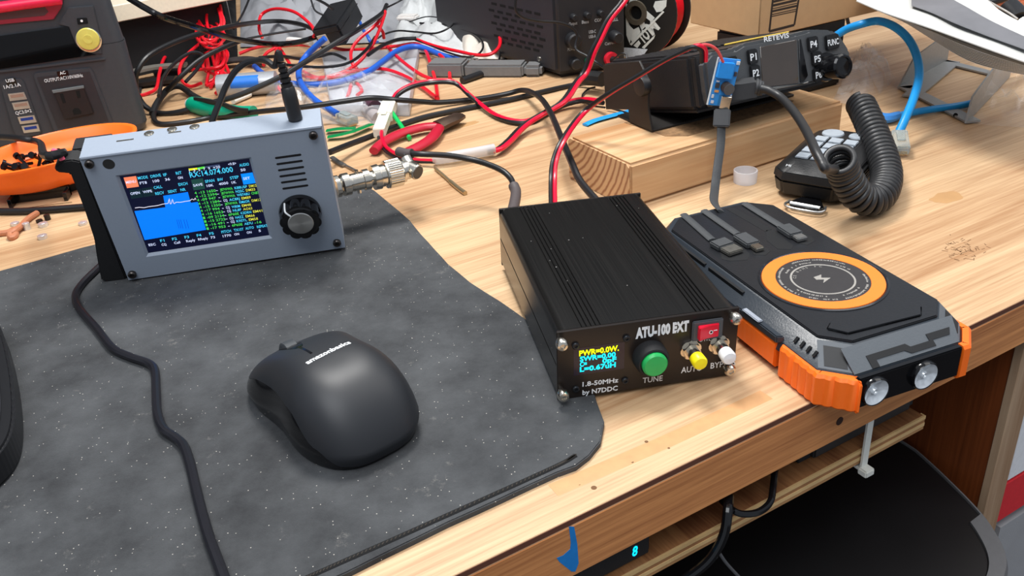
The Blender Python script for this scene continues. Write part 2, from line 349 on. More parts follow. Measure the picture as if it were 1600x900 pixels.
# ------------------------------------------------------------------ desk mat
def fabric():
    mt = bpy.data.materials.new('mat_fabric'); mt.use_nodes = True; nt = mt.node_tree; N = nt.nodes; L = nt.links; b = N['Principled BSDF']
    tc = N.new('ShaderNodeTexCoord'); n1 = N.new('ShaderNodeTexNoise'); n1.inputs['Scale'].default_value = 22; n1.inputs['Detail'].default_value = 8; n1.inputs['Roughness'].default_value = .7
    L.new(tc.outputs['Object'], n1.inputs['Vector']); rp = N.new('ShaderNodeValToRGB')
    rp.color_ramp.elements[0].position = .3; rp.color_ramp.elements[1].position = .75
    rp.color_ramp.elements[0].color = (*lin((46, 47, 49)), 1); rp.color_ramp.elements[1].color = (*lin((84, 86, 88)), 1)
    L.new(n1.outputs['Fac'], rp.inputs['Fac'])
    vo = N.new('ShaderNodeTexVoronoi'); vo.inputs['Scale'].default_value = 620; L.new(tc.outputs['Object'], vo.inputs['Vector'])
    sp = N.new('ShaderNodeMath'); sp.operation = 'LESS_THAN'; sp.inputs[1].default_value = .15; L.new(vo.outputs['Distance'], sp.inputs[0])
    n4 = N.new('ShaderNodeSeparateColor'); L.new(vo.outputs['Color'], n4.inputs['Color'])
    gt = N.new('ShaderNodeMath'); gt.operation = 'GREATER_THAN'; gt.inputs[1].default_value = .88; L.new(n4.outputs['Red'], gt.inputs[0])
    ml = N.new('ShaderNodeMath'); ml.operation = 'MULTIPLY'; L.new(sp.outputs[0], ml.inputs[0]); L.new(gt.outputs[0], ml.inputs[1])
    ms = N.new('ShaderNodeMath'); ms.operation = 'MULTIPLY'; ms.inputs[1].default_value = .8; L.new(ml.outputs[0], ms.inputs[0])
    # pale smears
    n5 = N.new('ShaderNodeTexNoise'); n5.inputs['Scale'].default_value = 60; n5.inputs['Detail'].default_value = 10; n5.inputs['Roughness'].default_value = .8; L.new(tc.outputs['Object'], n5.inputs['Vector'])
    m5 = N.new('ShaderNodeMapRange'); m5.inputs['From Min'].default_value = .6; m5.inputs['From Max'].default_value = .8; m5.inputs['To Max'].default_value = .35; L.new(n5.outputs['Fac'], m5.inputs['Value'])
    mxx = N.new('ShaderNodeMath'); mxx.operation = 'MAXIMUM'; L.new(ms.outputs[0], mxx.inputs[0]); L.new(m5.outputs['Result'], mxx.inputs[1])
    mx = N.new('ShaderNodeMix'); mx.data_type = 'RGBA'; mx.inputs['B'].default_value = (*lin((205, 200, 190)), 1)
    L.new(mxx.outputs[0], mx.inputs['Factor']); L.new(rp.outputs['Color'], mx.inputs['A']); L.new(mx.outputs['Result'], b.inputs['Base Color'])
    b.inputs['Roughness'].default_value = .85; b.inputs['Specular IOR Level'].default_value = .25
    n6 = N.new('ShaderNodeTexNoise'); n6.inputs['Scale'].default_value = 1600; L.new(tc.outputs['Object'], n6.inputs['Vector'])
    bp = N.new('ShaderNodeBump'); bp.inputs['Strength'].default_value = .5; bp.inputs['Distance'].default_value = .0005; L.new(n6.outputs['Fac'], bp.inputs['Height']); L.new(bp.outputs['Normal'], b.inputs['Normal'])
    return mt
FAB = fabric()
ol = [un(*p, 3) for p in [(-60, 440), (60, 406), (130, 386), (560, 285), (585, 297), (610, 318), (640, 343), (668, 377), (700, 411), (735, 440), (780, 470), (828, 502), (872, 552), (928, 610), (932, 628), (944, 658), (938, 690), (920, 712), (900, 727), (870, 738), (700, 816), (545, 892), (440, 940), (200, 1050), (-250, 1050), (-400, 600)]]
pts = []
for a, b_ in zip(ol, ol[1:]+ol[:1]):
    n = max(1, int((b_-a).length/12)) if b_ is not ol[0] else 1
    for k in range(n):
        p = a.lerp(b_, k/n); j = noise.noise(p*.15)*.7; pts.append((p.x+j, p.y+j))
solo_m = thing('desk_mat', 'large black fabric desk mat with a cut wavy edge, dusty with pale specks', 'mat', Matrix.Translation((-120, 60, 0)))
part('mat_sheet', B().prism([(x+120, y-60) for x, y in pts], .05, 3, .5, 2, bevz='top'), FAB, solo_m)
# stitched groove along the front edge
ga = [un(*p, 3) for p in [(905, 716), (870, 735), (700, 812), (530, 888), (400, 946)]]
gi = [p+Vector((-120, 60, 0))*0+Vector((120, -60, 0)) for p in ga]
part('stitched_edge', B().tube([p+Vector((-1, 2.2, .05)) for p in gi], (.5, 1.3), 8, 6, flat=(0, 0, 1)), mat('groove', (16, 16, 17), .9), solo_m, 'dark stitched groove')
st = B()
for a, b_ in zip(spline(gi, 26), spline(gi, 26)[1:]):
    st.box(-.7, .7, -.25, .25, 0, .35, M=Matrix.Translation(a.lerp(b_, .5)+Vector((-.9, 2, .3))) @ Matrix.Rotation(R_(60), 4, 'Z'))
part('thread', st, mat('thread', (52, 47, 42), .9), solo_m)
# ------------------------------------------------------------------ computer mouse
MA = math.atan2(-.45, .89)      # nose direction (-.45,.89)
MM = Matrix.Translation((-106, 24, 3.1)) @ Matrix.Rotation(R_(28), 4, 'Z')     # local +y = nose, +x = right side
mouse = thing('computer_mouse', 'black wireless mouse with a matte top shell and glossy sides, on the desk mat', 'mouse', MM)
ML, MW = 53, 31
def mprof(th, t):
    c, s_ = math.cos(th), math.sin(th); e = .68
    x = MW*math.copysign(abs(c)**e, c); y = ML*math.copysign(abs(s_)**e, s_)
    x *= 1-.11*math.exp(-((y-4)/20)**2)
    a = t*PI/2; rho = math.cos(a)**.5
    # under-cut foot
    rho *= 1-.07*max(0, (.16-t)/.16)
    X, Y = x*rho, y*rho-2*(1-rho)*0-9*math.sin(a)**3*(1-rho)
    hy = 36.5-.0060*(Y+12)**2 if Y > -12 else 36.5-.0062*(Y+12)**2
    return Vector((X, Y, max(.6, hy*math.sin(a)**.92)))
def tb(th):        # where the matte shell ends, down the side
    y = math.sin(th); k = [(-1, .03), (-.85, .05), (-.6, .2), (-.2, .40), (.3, .43), (.7, .34), (.9, .27), (1, .22)]
    for (a, u), (b_, v) in zip(k, k[1:]):
        if y <= b_: f = (y-a)/(b_-a); f = f*f*(3-2*f); return u+(v-u)*f
    return k[-1][1]
sh = B(); sd = B(); nth = 96; nt_ = 30
def ringgrid(b, lo, hi, nt_, close):
    vs = []; fs = []
    for j in range(nt_+1):
        for i in range(nth):
            th = 2*PI*i/nth; t = lo(th)+(hi(th)-lo(th))*j/nt_; vs.append(mprof(th, min(t, .9995)))
    for j in range(nt_):
        for i in range(nth): fs.append([j*nth+i, j*nth+(i+1) % nth, (j+1)*nth+(i+1) % nth, (j+1)*nth+i])
    if close: fs.append([nt_*nth+i for i in range(nth)])
    b.add(vs, fs)
ringgrid(sh, tb, lambda t: 1, nt_, True); ringgrid(sd, lambda t: -0.0, tb, 12, False); sd.f.append(list(range(nth))[::-1])
shell = part('top_shell', sh, mat('matte_shell', (34, 36, 40), .47, var=.03, spec=.55), mouse, 'matte charcoal top shell', 60)
sd.v = [v*.998+Vector((0, 0, -.1)) for v in sd.v]
part('side_panel', sd, BLKG, mouse, 'glossy black side', 60)
bv = BVHTree.FromPolygons([v for v in sh.v], sh.f)
def drape(b, lift=.12):
    for i, v in enumerate(b.v):
        h = bv.ray_cast(Vector((v.x, v.y, 80)), Vector((0, 0, -1)))
        if h[0]: b.v[i] = Vector((v.x, v.y, h[0].z+lift+v.z))
    return b
lg = B(); a = MM.inverted() @ un(483, 579, 36); c = MM.inverted() @ un(551, 545, 36)
ang = math.atan2((c-a).y, (c-a).x); text(lg, 'amazonbasics', (a.x, a.y, 0), (c-a).length*1.0, Matrix.Rotation(ang, 4, 'Z'), ht=3.3, bold=.03, lift=.05); part('logo_text', drape(lg), WHT, mouse, 'white printed lettering')
wc = MM.inverted() @ un(453, 543, 31)
ws = B(); n_ = 20
slot = B()
for i in range(40):
    t = i/39; slot.add([(wc.x-4+8*a_, wc.y-16+32*t, 0) for a_ in (0, 1)], [])
sl = B().surf(lambda u, v: (wc.x+(u-.5)*9*math.sin(PI*min(max(v, .02), .98))**.4, wc.y-12+24*v, 0), 8, 24); part('wheel_slot', drape(sl, .15), BLKG, mouse)
zz = bv.ray_cast(Vector((wc.x, wc.y, 80)), Vector((0, 0, -1)))[0].z
part('scroll_wheel', B().lathe((wc.x-3.4, wc.y, zz-5.6), (1, 0, 0), [(0, 6.4), (.8, 7.6), (6.2, 7.6), (7, 6.4)], 36), mat('wheel_rubber', (52, 56, 60), .6, bump=.6, bscale=500), mouse, 'grey rubber scroll wheel')
sl = B().surf(lambda u, v: (wc.x+(u-.5)*1.2, wc.y-12-v*13, 0), 2, 14); part('button_gap', drape(sl, .12), BLKG, mouse)

# dark rounded edge at far left
kb = thing('laptop_rest', 'black slab with thick rounded edge, cut off by the left border of the photo', 'pad', Matrix.Translation((-330, 40, 3)))
kp = [un(*p, 14) for p in [(-4, 500), (8, 530), (20, 580), (26, 630), (25, 670), (15, 700), (-8, 728), (-60, 770)]]
kp = [(v.x+330, v.y-40) for v in spline(kp, 4)]+[(-120, -100), (-120, 160)]
part('slab', B().prism(kp, .1, 15, 3.5, 4), mat('slab_black', (24, 25, 28), .4), kb)
part('top_pad', B().prism([(x*.95-2, y*.95) for x, y in kp], 15.05, 16.2, .5, 2), mat('slab_top', (46, 48, 54), .55), kb)

# ------------------------------------------------------------------ antenna tuner (black box with green button)
AW, AH, AL = 88, 37.7, 147
AM = Matrix.Translation((0, 0, 3.2)) @ Matrix.Rotation(.029, 4, 'Y') @ Matrix.Rotation(-.0, 4, 'X')
atu = thing('antenna_tuner', 'black aluminium tuner box with a green TUNE button and small lit display', 'tuner', AM)
def brushed():
    mt = bpy.data.materials.new('black_anodised'); mt.use_nodes = True; nt = mt.node_tree; N = nt.nodes; L = nt.links; b = N['Principled BSDF']
    tc = N.new('ShaderNodeTexCoord'); mp = N.new('ShaderNodeMapping'); mp.inputs['Scale'].default_value = (2200, 9, 2200); L.new(tc.outputs['Object'], mp.inputs['Vector'])
    n = N.new('ShaderNodeTexNoise'); n.inputs['Detail'].default_value = 3; n.inputs['Scale'].default_value = 1; L.new(mp.outputs['Vector'], n.inputs['Vector'])
    rp = N.new('ShaderNodeValToRGB'); rp.color_ramp.elements[0].color = (.005, .005, .005, 1); rp.color_ramp.elements[1].color = (.016, .015, .014, 1); rp.color_ramp.elements[0].position = .35; rp.color_ramp.elements[1].position = .7
    L.new(n.outputs['Fac'], rp.inputs['Fac'])
    vo = N.new('ShaderNodeTexVoronoi'); vo.inputs['Scale'].default_value = 115; L.new(tc.outputs['Object'], vo.inputs['Vector'])
    sp = N.new('ShaderNodeMath'); sp.operation = 'LESS_THAN'; sp.inputs[1].default_value = .045; L.new(vo.outputs['Distance'], sp.inputs[0])
    mx = N.new('ShaderNodeMix'); mx.data_type = 'RGBA'; mx.inputs['B'].default_value = (.35, .34, .32, 1); L.new(sp.outputs[0], mx.inputs['Factor']); L.new(rp.outputs['Color'], mx.inputs['A'])
    L.new(mx.outputs['Result'], b.inputs['Base Color']); b.inputs['Metallic'].default_value = .35; b.inputs['Roughness'].default_value = .27; b.inputs['Specular IOR Level'].default_value = .6
    bp = N.new('ShaderNodeBump'); bp.inputs['Strength'].default_value = .12; bp.inputs['Distance'].default_value = .0002; L.new(n.outputs['Fac'], bp.inputs['Height']); L.new(bp.outputs['Normal'], b.inputs['Normal'])
    return mt
ANO = brushed()
# extruded shell: section with grooves, rounded corners
sec = []
def arc(cx, cz, r, a0, a1, n=6): return [(cx+r*math.cos(R_(a0+(a1-a0)*i/n)), cz+r*math.sin(R_(a0+(a1-a0)*i/n))) for i in range(n+1)]
sec += arc(3.5, 3.5, 3.5, 180, 270)+arc(AW-3.5, 3.5, 3.5, 270, 360)
sec += [(AW, 18), (AW-.5, 18.2), (AW-.5, 19), (AW, 19.2)]
sec += arc(AW-5, AH-5, 5, 0, 90)
gx = [AW-12-2.2*i for i in range(5)]+[12+2.2*(4-i) for i in range(5)]
for g in gx: sec += [(g+.45, AH), (g+.3, AH-.8), (g-.3, AH-.8), (g-.45, AH)]
sec += arc(5, AH-5, 5, 90, 180)+[(0, 19.2), (.5, 19), (.5, 18.2), (0, 18)]
part('shell', B().prism(sec, 1.6, AL-1.6, axis='y'), ANO, atu, sharp=25)
fp = B().box(-.2, AW+.4, 0, 1.5, 0, AH+.1, .4, 1); part('front_panel', fp, mat('panel_black', (38, 32, 29), .3, .3, spec=.6), atu)
part('rear_panel', B().box(0, AW, AL-1.5, AL, 0, AH, .4, 1), mat('panel_black', (38, 32, 29)), atu)
# oled
cs = [hit(AM, *p, 1, 0) for p in [(896, 545), (976, 532), (976, 573), (897, 587)]]
x0, x1, z0, z1 = cs[0].x, cs[1].x, cs[3].z, cs[0].z
oled = part('display_window', B().box(x0, x1, -.12, .3, z0, z1), mat('oled_glass', (40, 32, 44), .2), atu)
t_ = B(); tpx(t_, AM, 'PWR=0.0W.', (905, 556.5), (967, 547.5), -.15, .03, ht=2.9); part('display_text', t_, mat('oled_yellow', (225, 240, 0), .5, emit=1.1), oled, 'yellow display line')
t_ = B(); tpx(t_, AM, 'SWR=0.00', (906, 565), (962, 557), -.15, .03, ht=2.6); tpx(t_, AM, 'C=', (906, 573), (917, 571.3), -.15, .03, ht=2.5); tpx(t_, AM, '0pF', (941, 567.5), (963, 564.4), -.15, .03, ht=2.5); tpx(t_, AM, 'L=0.67uH', (906, 581), (962, 573), -.15, .03, ht=2.6)
part('display_text', t_, mat('oled_cyan', (0, 225, 250), .5, emit=1.1), oled, 'cyan display lines')
pr = B()
tpx(pr, AM, 'ATU-100 EXT', (993, 528.5), (1076, 516), -.02, .06, ht=5.2); tpx(pr, AM, '1.8-50MHz', (910, 604), (966, 597), -.02, .02, ht=2.5)
tpx(pr, AM, 'by N7DDC', (910, 617), (965, 609.5), -.02, .02, ht=2.6); tpx(pr, AM, 'TUNE', (1004, 598.5), (1035, 594.5), -.02, .01, ht=3.0)
tpx(pr, AM, 'AUTO', (1064, 583), (1097, 578.5), -.02, .01, ht=3.3); tpx(pr, AM, 'BYPASS', (1110, 576), (1149, 570), -.02, .01, ht=3.3); tpx(pr, AM, 'POWER', (1088, 535), (1116, 531), -.02, .01, ht=2.3)
part('printed_lettering', pr, WHT, atu, 'white printed lettering')
def c_(px, py, y=0): return hit(AM, px, py, 1, y)
def screw(par, c, r=1.5, mt=None, depth=1.2, M=None, name='screw', soc=True, label=None):
    b = B().lathe((c.x, c.y, c.z), (0, -1, 0), [(0, r*.95), (depth*.7, r), (depth, r*.75), (depth, r*.45), (depth*.5, r*.4), (depth*.5, 0)], 20)
    return part(name, b, mt or DKMET, par, label)
for p in [(899, 539.5), (978.5, 528), (899.5, 607), (976.5, 594)]: screw(atu, c_(*p), 1.75, mat('black_screw', (46, 48, 52), .3, .6), 1.3)
for p in [(878.5, 539.5), (880.5, 619.5), (1150.5, 499), (1141, 579)]:
    c = c_(*p, -5.5); part('corner_screw', B().lathe((c.x, 0, c.z), (0, -1, 0), [(0, 1.3), (3, 1.4), (3.2, 2.7), (5.6, 2.9), (6.8, 2.3), (7, 1.3), (6.2, 1.0), (6.2, 0)], 22), SIL, atu, 'shiny steel corner screw')
c = c_(1024, 571, -9); bbz = part('button_bezel', B().lathe((c.x, 0, c.z), (0, -1, 0), [(0, 8.3), (5, 8.2), (7.2, 7.4), (7.6, 6.6), (6.6, 6.3), (6.6, 0)], 40), BLKM, atu, 'black round button collar')
part('tune_button', B().lathe((c.x, -6.6, c.z), (0, -1, 0), [(0, 6.1), (2.2, 6.1), (3.2, 5.3), (3.4, 0)], 40), mat('green_button', (34, 165, 84), .35), bbz, 'round green TUNE button')
q0, q1, q2 = c_(1081, 501.5), c_(1129, 494), c_(1082, 532); sx0, sx1, sz1, sz0 = q0.x, q1.x, q0.z, q2.z+.3
swb = part('switch_bezel', B().prism([(sx0, sz0), (sx1, sz0), (sx1, sz1), (sx0, sz1)], -1.8, 0, .5, 2, axis='y'), mat('switch_frame', (74, 76, 80), .4), atu, 'dark grey rocker switch frame')
rx0, rx1, rz0, rz1 = sx0+2.4, sx1-2.4, sz0+1.6, sz1-1.8
rk = B().prism([(rx0, -1.7), (rx1, -1.7), (rx1, -2.6), (rx0+(rx1-rx0)*.45, -3.2), (rx0, -4.8)], rz0, rz1, .3, 2); part('rocker', rk, mat('switch_red', (215, 22, 50), .3), swb, 'red rocker')
rt = B(); rcx = rx0+(rx1-rx0)*.6; rt.lathe((rcx, -3.05, (rz0+rz1)/2-.3), (0, -1, 0), [(0, 1.0), (.15, 1.0), (.15, .7), (0, .7)], 20); rt.box(rx1-3.3, rx1-1, -2.9, -2.7, (rz0+rz1)/2+.1, (rz0+rz1)/2+.5)
part('rocker_marks', rt, WHT, swb)
for (hx, hy), (kx, ky), nm, col in [((1084, 553), (1094, 567), 'yellow', (240, 222, 20)), ((1130, 544), (1137, 560), 'white', (228, 230, 232))]:
    c = c_(kx, ky, -14); c2 = c_(hx, hy, -3); X = (c.x+c2.x)/2; Z = (c.z+c2.z)/2
    part('mounting_nut', B().gear((X, 0, Z), (0, -1, 0), 5.3, 4.7, 6, 1.0, 4).cyl((X, -1, Z), (X, -3.2, Z), 4.6, n=6), SIL, atu, 'hexagonal nickel nut')
    bsh = part('bushing', B().lathe((X, -3.2, Z), (0, -1, 0), [(0, 3.1), (4.5, 3.1), (5, 2.4), (8, 2.2)], 24), SIL, atu)
    part('push_button', B().lathe((X, -8, Z), (0, -1, 0), [(0, 3.4), (4.6, 3.6), (5.6, 3.0), (6, 0)], 28), mat('cap_'+nm, col, .35, var=.03), bsh, nm+' push button cap')
part('rear_jack', B().cyl((9, AL, 20), (9, AL+5, 20), 5, n=24), SIL, atu); part('rear_jack', B().cyl((70, AL, 20), (70, AL+5, 20), 5, n=24), SIL, atu)

# ------------------------------------------------------------------ rugged power bank
PY = R_(10.4)
PM = Matrix.Translation((148.3, 30.6, 0)) @ Matrix.Rotation(PY, 4, 'Z')
pbk = thing('power_bank', 'rugged black and orange power bank with orange charging ring and two torch lenses', 'power bank', PM)
def h_(px, py, z): return hit(PM, px, py, 2, z)
U0, U1, V0, V1 = -46, 41.5, -69, 108
def oct_(u0, u1, v0, v1, c): return [(u0+c, v0), (u1-c, v0), (u1, v0+c), (u1, v1-c), (u1-c, v1), (u0+c, v1), (u0, v1-c), (u0, v0+c)]
GUN = mat('gunmetal_plastic', (44, 50, 57), .34, var=.06, bump=.2); GUNL = mat('slate_plastic', (84, 89, 94), .4, var=.05, bump=.15); GUND = mat('recess_black', (18, 19, 21), .5)
part('core', B().prism(oct_(U0+4, U1-4, V0+3, V1-2, 11), .5, 14, 1, 2), BLKM, pbk)
part('outer_shell', B().prism(oct_(U0+.6, U1-.4, V0+1, V1, 12), 13, 18, 0, top=oct_(U0+2, U1-2, V0+4, V1-1, 12)).prism(oct_(U0+2, U1-2, V0+4, V1-1, 12), 18, 26.0, 0, top=oct_(U0+9, U1-6, V0+15, V1-3, 12)), GUN, pbk)
part('top_plate', B().prism(oct_(U0+10, U1-6.6, V0+16, V1-7, 11), 24, 27.3, .5, 2), mat('plate_black', (30, 31, 34), .3, bump=.2), pbk)
# panel relief near the front
rel = [h_(*p, 27.4) for p in [(1291, 515), (1297, 504), (1405, 472), (1440, 479), (1440, 494), (1325, 523)]]
part('raised_panel', B().prism([(v.x, v.y) for v in rel], 27, 28.3, .7, 2), mat('plate_black', (33, 34, 37)), pbk)
# stripes on the sloping front
sl_n = (V0+4, V0+15)
def slope(u, t): return Vector((u, V0+4+11*t-.15, 18+8*t+.12))
def strip(b, pts, th=.35):
    vs = [slope(u, t) for u, t in pts]; n = len(vs); off = Vector((0, -.59, .8))*th
    b.add(vs+[v+off for v in vs], [list(range(n))[::-1], [n+i for i in range(n)]]+[[i, (i+1) % n, n+(i+1) % n, n+i] for i in range(n)])
sb = B(); strip(sb, [(-33, .02), (-33, .98), (31, .98), (27, .02)]); part('front_slope_inlay', sb, GUNL, pbk, 'slate grey sloping inlay')
sb = B(); strip(sb, [(-23, .02), (-23, .5), (-1, .5), (1, .35), (12, .35), (12, .6), (26, .6), (24, .35), (14, .35), (14, .12), (0, .12), (-3, .28), (-19, .28), (-19, .02)], .7); part('front_slope_groove', sb, GUND, pbk)
def patch(cs, s0, s1, t0, t1, lift=.25):
    def at(s, t): return cs[0].lerp(cs[1], s).lerp(cs[3].lerp(cs[2], s), t)
    n_ = (cs[1]-cs[0]).cross(cs[3]-cs[0]).normalized(); n_ = -n_ if n_.z < 0 else n_
    q = [at(s0, t0), at(s1, t0), at(s1, t1), at(s0, t1)]; return B().add([v-n_*.2 for v in q]+[v+n_*lift for v in q], [[3, 2, 1, 0], [4, 5, 6, 7], [0, 1, 5, 4], [1, 2, 6, 5], [2, 3, 7, 6], [3, 0, 4, 7]])
CL = [Vector(p) for p in [(U0+2, V0+16, 18), (U0+14, V0+4, 18), (U0+21, V0+15, 26), (U0+9, V0+27, 26)]]; CR_ = [Vector(p) for p in [(U1-14, V0+4, 18), (U1-2, V0+16, 18), (U1-6, V0+27, 26), (U1-18, V0+15, 26)]]
part('corner_inlay', patch(CL, .04, .96, .03, .97, .2), GUNL, pbk, 'slate grey corner inlay'); part('corner_inlay', patch(CR_, .04, .96, .03, .97, .2), GUNL, pbk, 'slate grey corner inlay')
part('corner_window', patch(CL, .2, .8, .12, .8, .4), GUND, pbk); part('corner_window', patch(CR_, .3, .9, .12, .7, .4), GUND, pbk)
# torch face and lenses
tf = B().box(-33.2, 25.4, V0-.2, V0+3, 2, 18.3, .6, 2); part('torch_face', tf, BLKG, pbk, 'glossy black torch panel')
for p in [(1370, 586), (1447, 566)]:
    c = hit(PM, *p, 1, V0-1); c.z = 10.2
    tl_ = part('torch_lens', B().lathe((c.x, V0-.2, c.z), (0, -1, 0), [(.15, 0), (1.5, .8), (1.7, 1.3), (.5, 1.9), (.6, 3), (1.2, 4.6), (1.9, 5.8), (2.3, 6.5), (1.2, 6.8)], 36, caps=False), mat('lens_chrome', (205, 210, 216), .12, .25, var=.5, scale=330, coat=1), pbk, 'round reflective torch lens')
    part('lens_ring', B().lathe((c.x, V0-.2, c.z), (0, -1, 0), [(0, 7.3), (2.0, 7.2), (2.6, 6.9), (2.4, 6.5), (1.9, 6.5)], 36, caps=False), BLKG, tl_)
# orange bumpers (ribbed)
def bumper(us, z0, z1, ribs, rd=.8, inw=4):
    path = []; 
    for a, b_ in zip(us, us[1:]):
        a, b_ = Vector(a), Vector(b_); n = max(2, int((b_-a).length/1.1))
        for i in range(n): path.append(a.lerp(b_, i/n))
    path.append(Vector(us[-1])); L_ = 0; vs = []; fs = []; k = len(path); ctr = Vector(((U0+U1)/2, (V0+V1)/2))
    for i, p in enumerate(path):
        if i: L_ += (p-path[i-1]).length
        t = (path[min(i+1, k-1)]-path[max(i-1, 0)]).normalized(); nrm = Vector((t.y, -t.x));
        if nrm.dot(p-ctr) < 0: nrm = -nrm
        d = rd*abs(math.sin(L_/ribs*PI))**.5 if ribs else 0
        o1 = p+nrm*(d); i1 = p-nrm*inw
        vs += [(i1.x, i1.y, z0), (o1.x-nrm.x*1.5, o1.y-nrm.y*1.5, z0), (o1.x, o1.y, z0+1.5), (o1.x, o1.y, z1-1.5), (o1.x-nrm.x*1.2, o1.y-nrm.y*1.2, z1), (i1.x, i1.y, z1)]
    for i in range(k-1):
        for j in range(6): fs.append([i*6+j, i*6+(j+1) % 6, (i+1)*6+(j+1) % 6, (i+1)*6+j])
    fs += [list(range(6)), [(k-1)*6+j for j in range(6)][::-1]]
    return B().add(vs, fs)
part('corner_bumper', bumper([(U0, -29), (U0, V0+13), (U0+13, V0-1), (-33.4, V0-1)], .2, 17.5, 5.0, 1.3), ORG, pbk, 'ribbed orange corner bumper')
part('corner_bumper', bumper([(25.5, V0-1), (U1-12, V0-1), (U1, V0+11), (U1, -44)], .2, 18.5, 0), ORG, pbk, 'orange corner bumper')
part('side_grip', bumper([(U0-.2, 8), (U0-.2, -25)], 2.5, 17, 1.6, .25), ORG, pbk, 'textured orange side grip')
part('corner_bumper', bumper([(U1-13, V1), (U1, V1-13), (U1, 70)], .2, 16, 5.2), BLKM, pbk); part('corner_bumper', bumper([(U0+13, V1), (U0, V1-13), (U0, 70)], .2, 16, 5.2), BLKM, pbk)
# side ribs, port cover
for i in range(4):
    part('side_rib', B().box(-1.6, 1.6, -.8, .8, 0, 1.2, .2, 1, M=Matrix.Translation((U0+5.4, -34-i*4.6, 21.6)) @ Matrix.Rotation(R_(-48), 4, 'Y')), GUND, pbk)
for i in range(4):
    part('side_rib', B().box(-2, 2, -.7, .7, 0, 1.2, .2, 1, M=Matrix.Translation((U0+5.4, 92-i*4.2, 21.6)) @ Matrix.Rotation(R_(-48), 4, 'Y')), GUND, pbk)
part('port_cover', B().prism([(U0-.6, 8), (U0+3, 10), (U0+3, -28), (U0-.6, -26)], 17, 21, .6, 2), GUN, pbk)
part('side_key', B().box(U0-1, U0+2, -12, 2, 21, 22, .4, 2), mat('key_grey', (150, 156, 166), .35), pbk, 'long pale side key')
for a_, c2_ in [(78, 48), (44, 12)]: part('side_groove', B().box(U0+6, U0+8, c2_, a_, 22.6, 24.6, M=Matrix.Identity(4)), GUND, pbk)
# cable bay with flat cables
bay = [h_(*p, 27.4) for p in [(1110, 402), (1165, 402), (1240, 390), (1268, 380), (1240, 352), (1195, 318), (1070, 335)]]
def slot_(pxs, z=27.35, th=.15): b = B(); vv = [h_(*p, z) for p in pxs]; b.prism([(v.x, v.y) for v in vv], z-th, z+.05); return b
part('cable_slot', slot_([(1128, 405), (1142, 408), (1168, 406), (1172, 397), (1155, 380), (1120, 372)]), GUND, pbk); part('cable_slot', slot_([(1178, 398), (1196, 399), (1204, 392), (1185, 378), (1160, 365)]), GUND, pbk)
part('cable_slot', slot_([(1197, 360), (1209, 359), (1240, 384), (1236, 390), (1215, 389), (1198, 376)]), GUND, pbk); part('cable_slot', slot_([(1245, 380), (1262, 383), (1274, 376), (1262, 366), (1240, 360)]), GUND, pbk)
part('cable_channel', slot_([(1133, 326), (1146, 324), (1206, 358), (1196, 362)]), GUND, pbk)
FLAT = mat('flat_cable', (62, 64, 66), .6, bump=.5)
for w0, w1, wd_ in [((1068, 335), (1113, 375), 5), ((1100, 329), (1153, 366), 5), ((1164, 318), (1222, 354), 5)]:
    a, b_ = h_(*w0, 28), h_(*w1, 28); part('built_in_cable', B().tube([a, a.lerp(b_, .5), b_], (.9, wd_/2), 8, 5, flat=(0, 0, 1)), FLAT, pbk, 'flat dark grey built-in cable')
def plug(px0, px1, wid, mt, tipw, tipmt, tiplen):
    a, b_ = h_(*px0, 29), h_(*px1, 29); d = (b_-a); L_ = Vector((d.x, d.y, 0)).length; M_ = Matrix.Translation((a.x, a.y, 27)) @ Matrix.Rotation(math.atan2(d.y, d.x), 4, 'Z')
    pbd = part('plug_body', B().box(0, L_, -wid/2, wid/2, .3, 3.6, .7, 2, M=M_), mt, pbk); part('plug_tip', B().box(L_, L_+tiplen, -tipw/2, tipw/2, .6, 3.0, .5, 2, M=M_), tipmt, pbd, 'metal plug tip')
plug((1120, 377), (1136, 386), 11, FLAT, 10, mat('usb_gold', (112, 110, 104), .35, .6, var=.4, scale=400), 8); plug((1155, 368), (1178, 383), 9, FLAT, 5.6, SIL, 6); plug((1223, 354), (1245, 368), 9, FLAT, 6.6, STEEL, 5.5)
# ring
part('ring_rim', B().lathe((0, 0, 26.5), (0, 0, 1), [(0, 32.4), (1.2, 32.2), (1.5, 31.2), (.9, 30.4), (0, 30.4)], 72, caps=False), mat('rim_gloss', (60, 62, 66), .1, .6), pbk, 'glossy raised rim')
part('ring', B().lathe((0, 0, 27.2), (0, 0, 1), [(0, 30.4), (.75, 30.3), (.75, 23.4), (0, 23.3)], 72), mat('ring_orange', (252, 128, 44), .45, var=.03), pbk, 'flat orange ring')
part('charging_disc', B().cyl((0, 0, 27.1), (0, 0, 27.8), 23.3, n=72), mat('disc_black', (52, 50, 51), .4), pbk)
gr = B().lathe((0, 0, 27.8), (0, 0, 1), [(0, 16.2), (.12, 16.2), (.12, 15.2), (0, 15.2)], 64, caps=False)
a = h_(1276, 437, 28); gr.prism([(-4.0, 2.2), (.6, 4.6), (-.4, 1.2), (4.2, .6), (-1.0, -4.4), (.4, -.8), (-3.4, -.6)], 27.8, 27.95, M=Matrix.Rotation(R_(-22), 4, 'Z'))
part('bolt_symbol', gr, mat('print_grey', (150, 146, 140), .6), pbk, 'grey lightning bolt inside a thin circle')
ft = B()
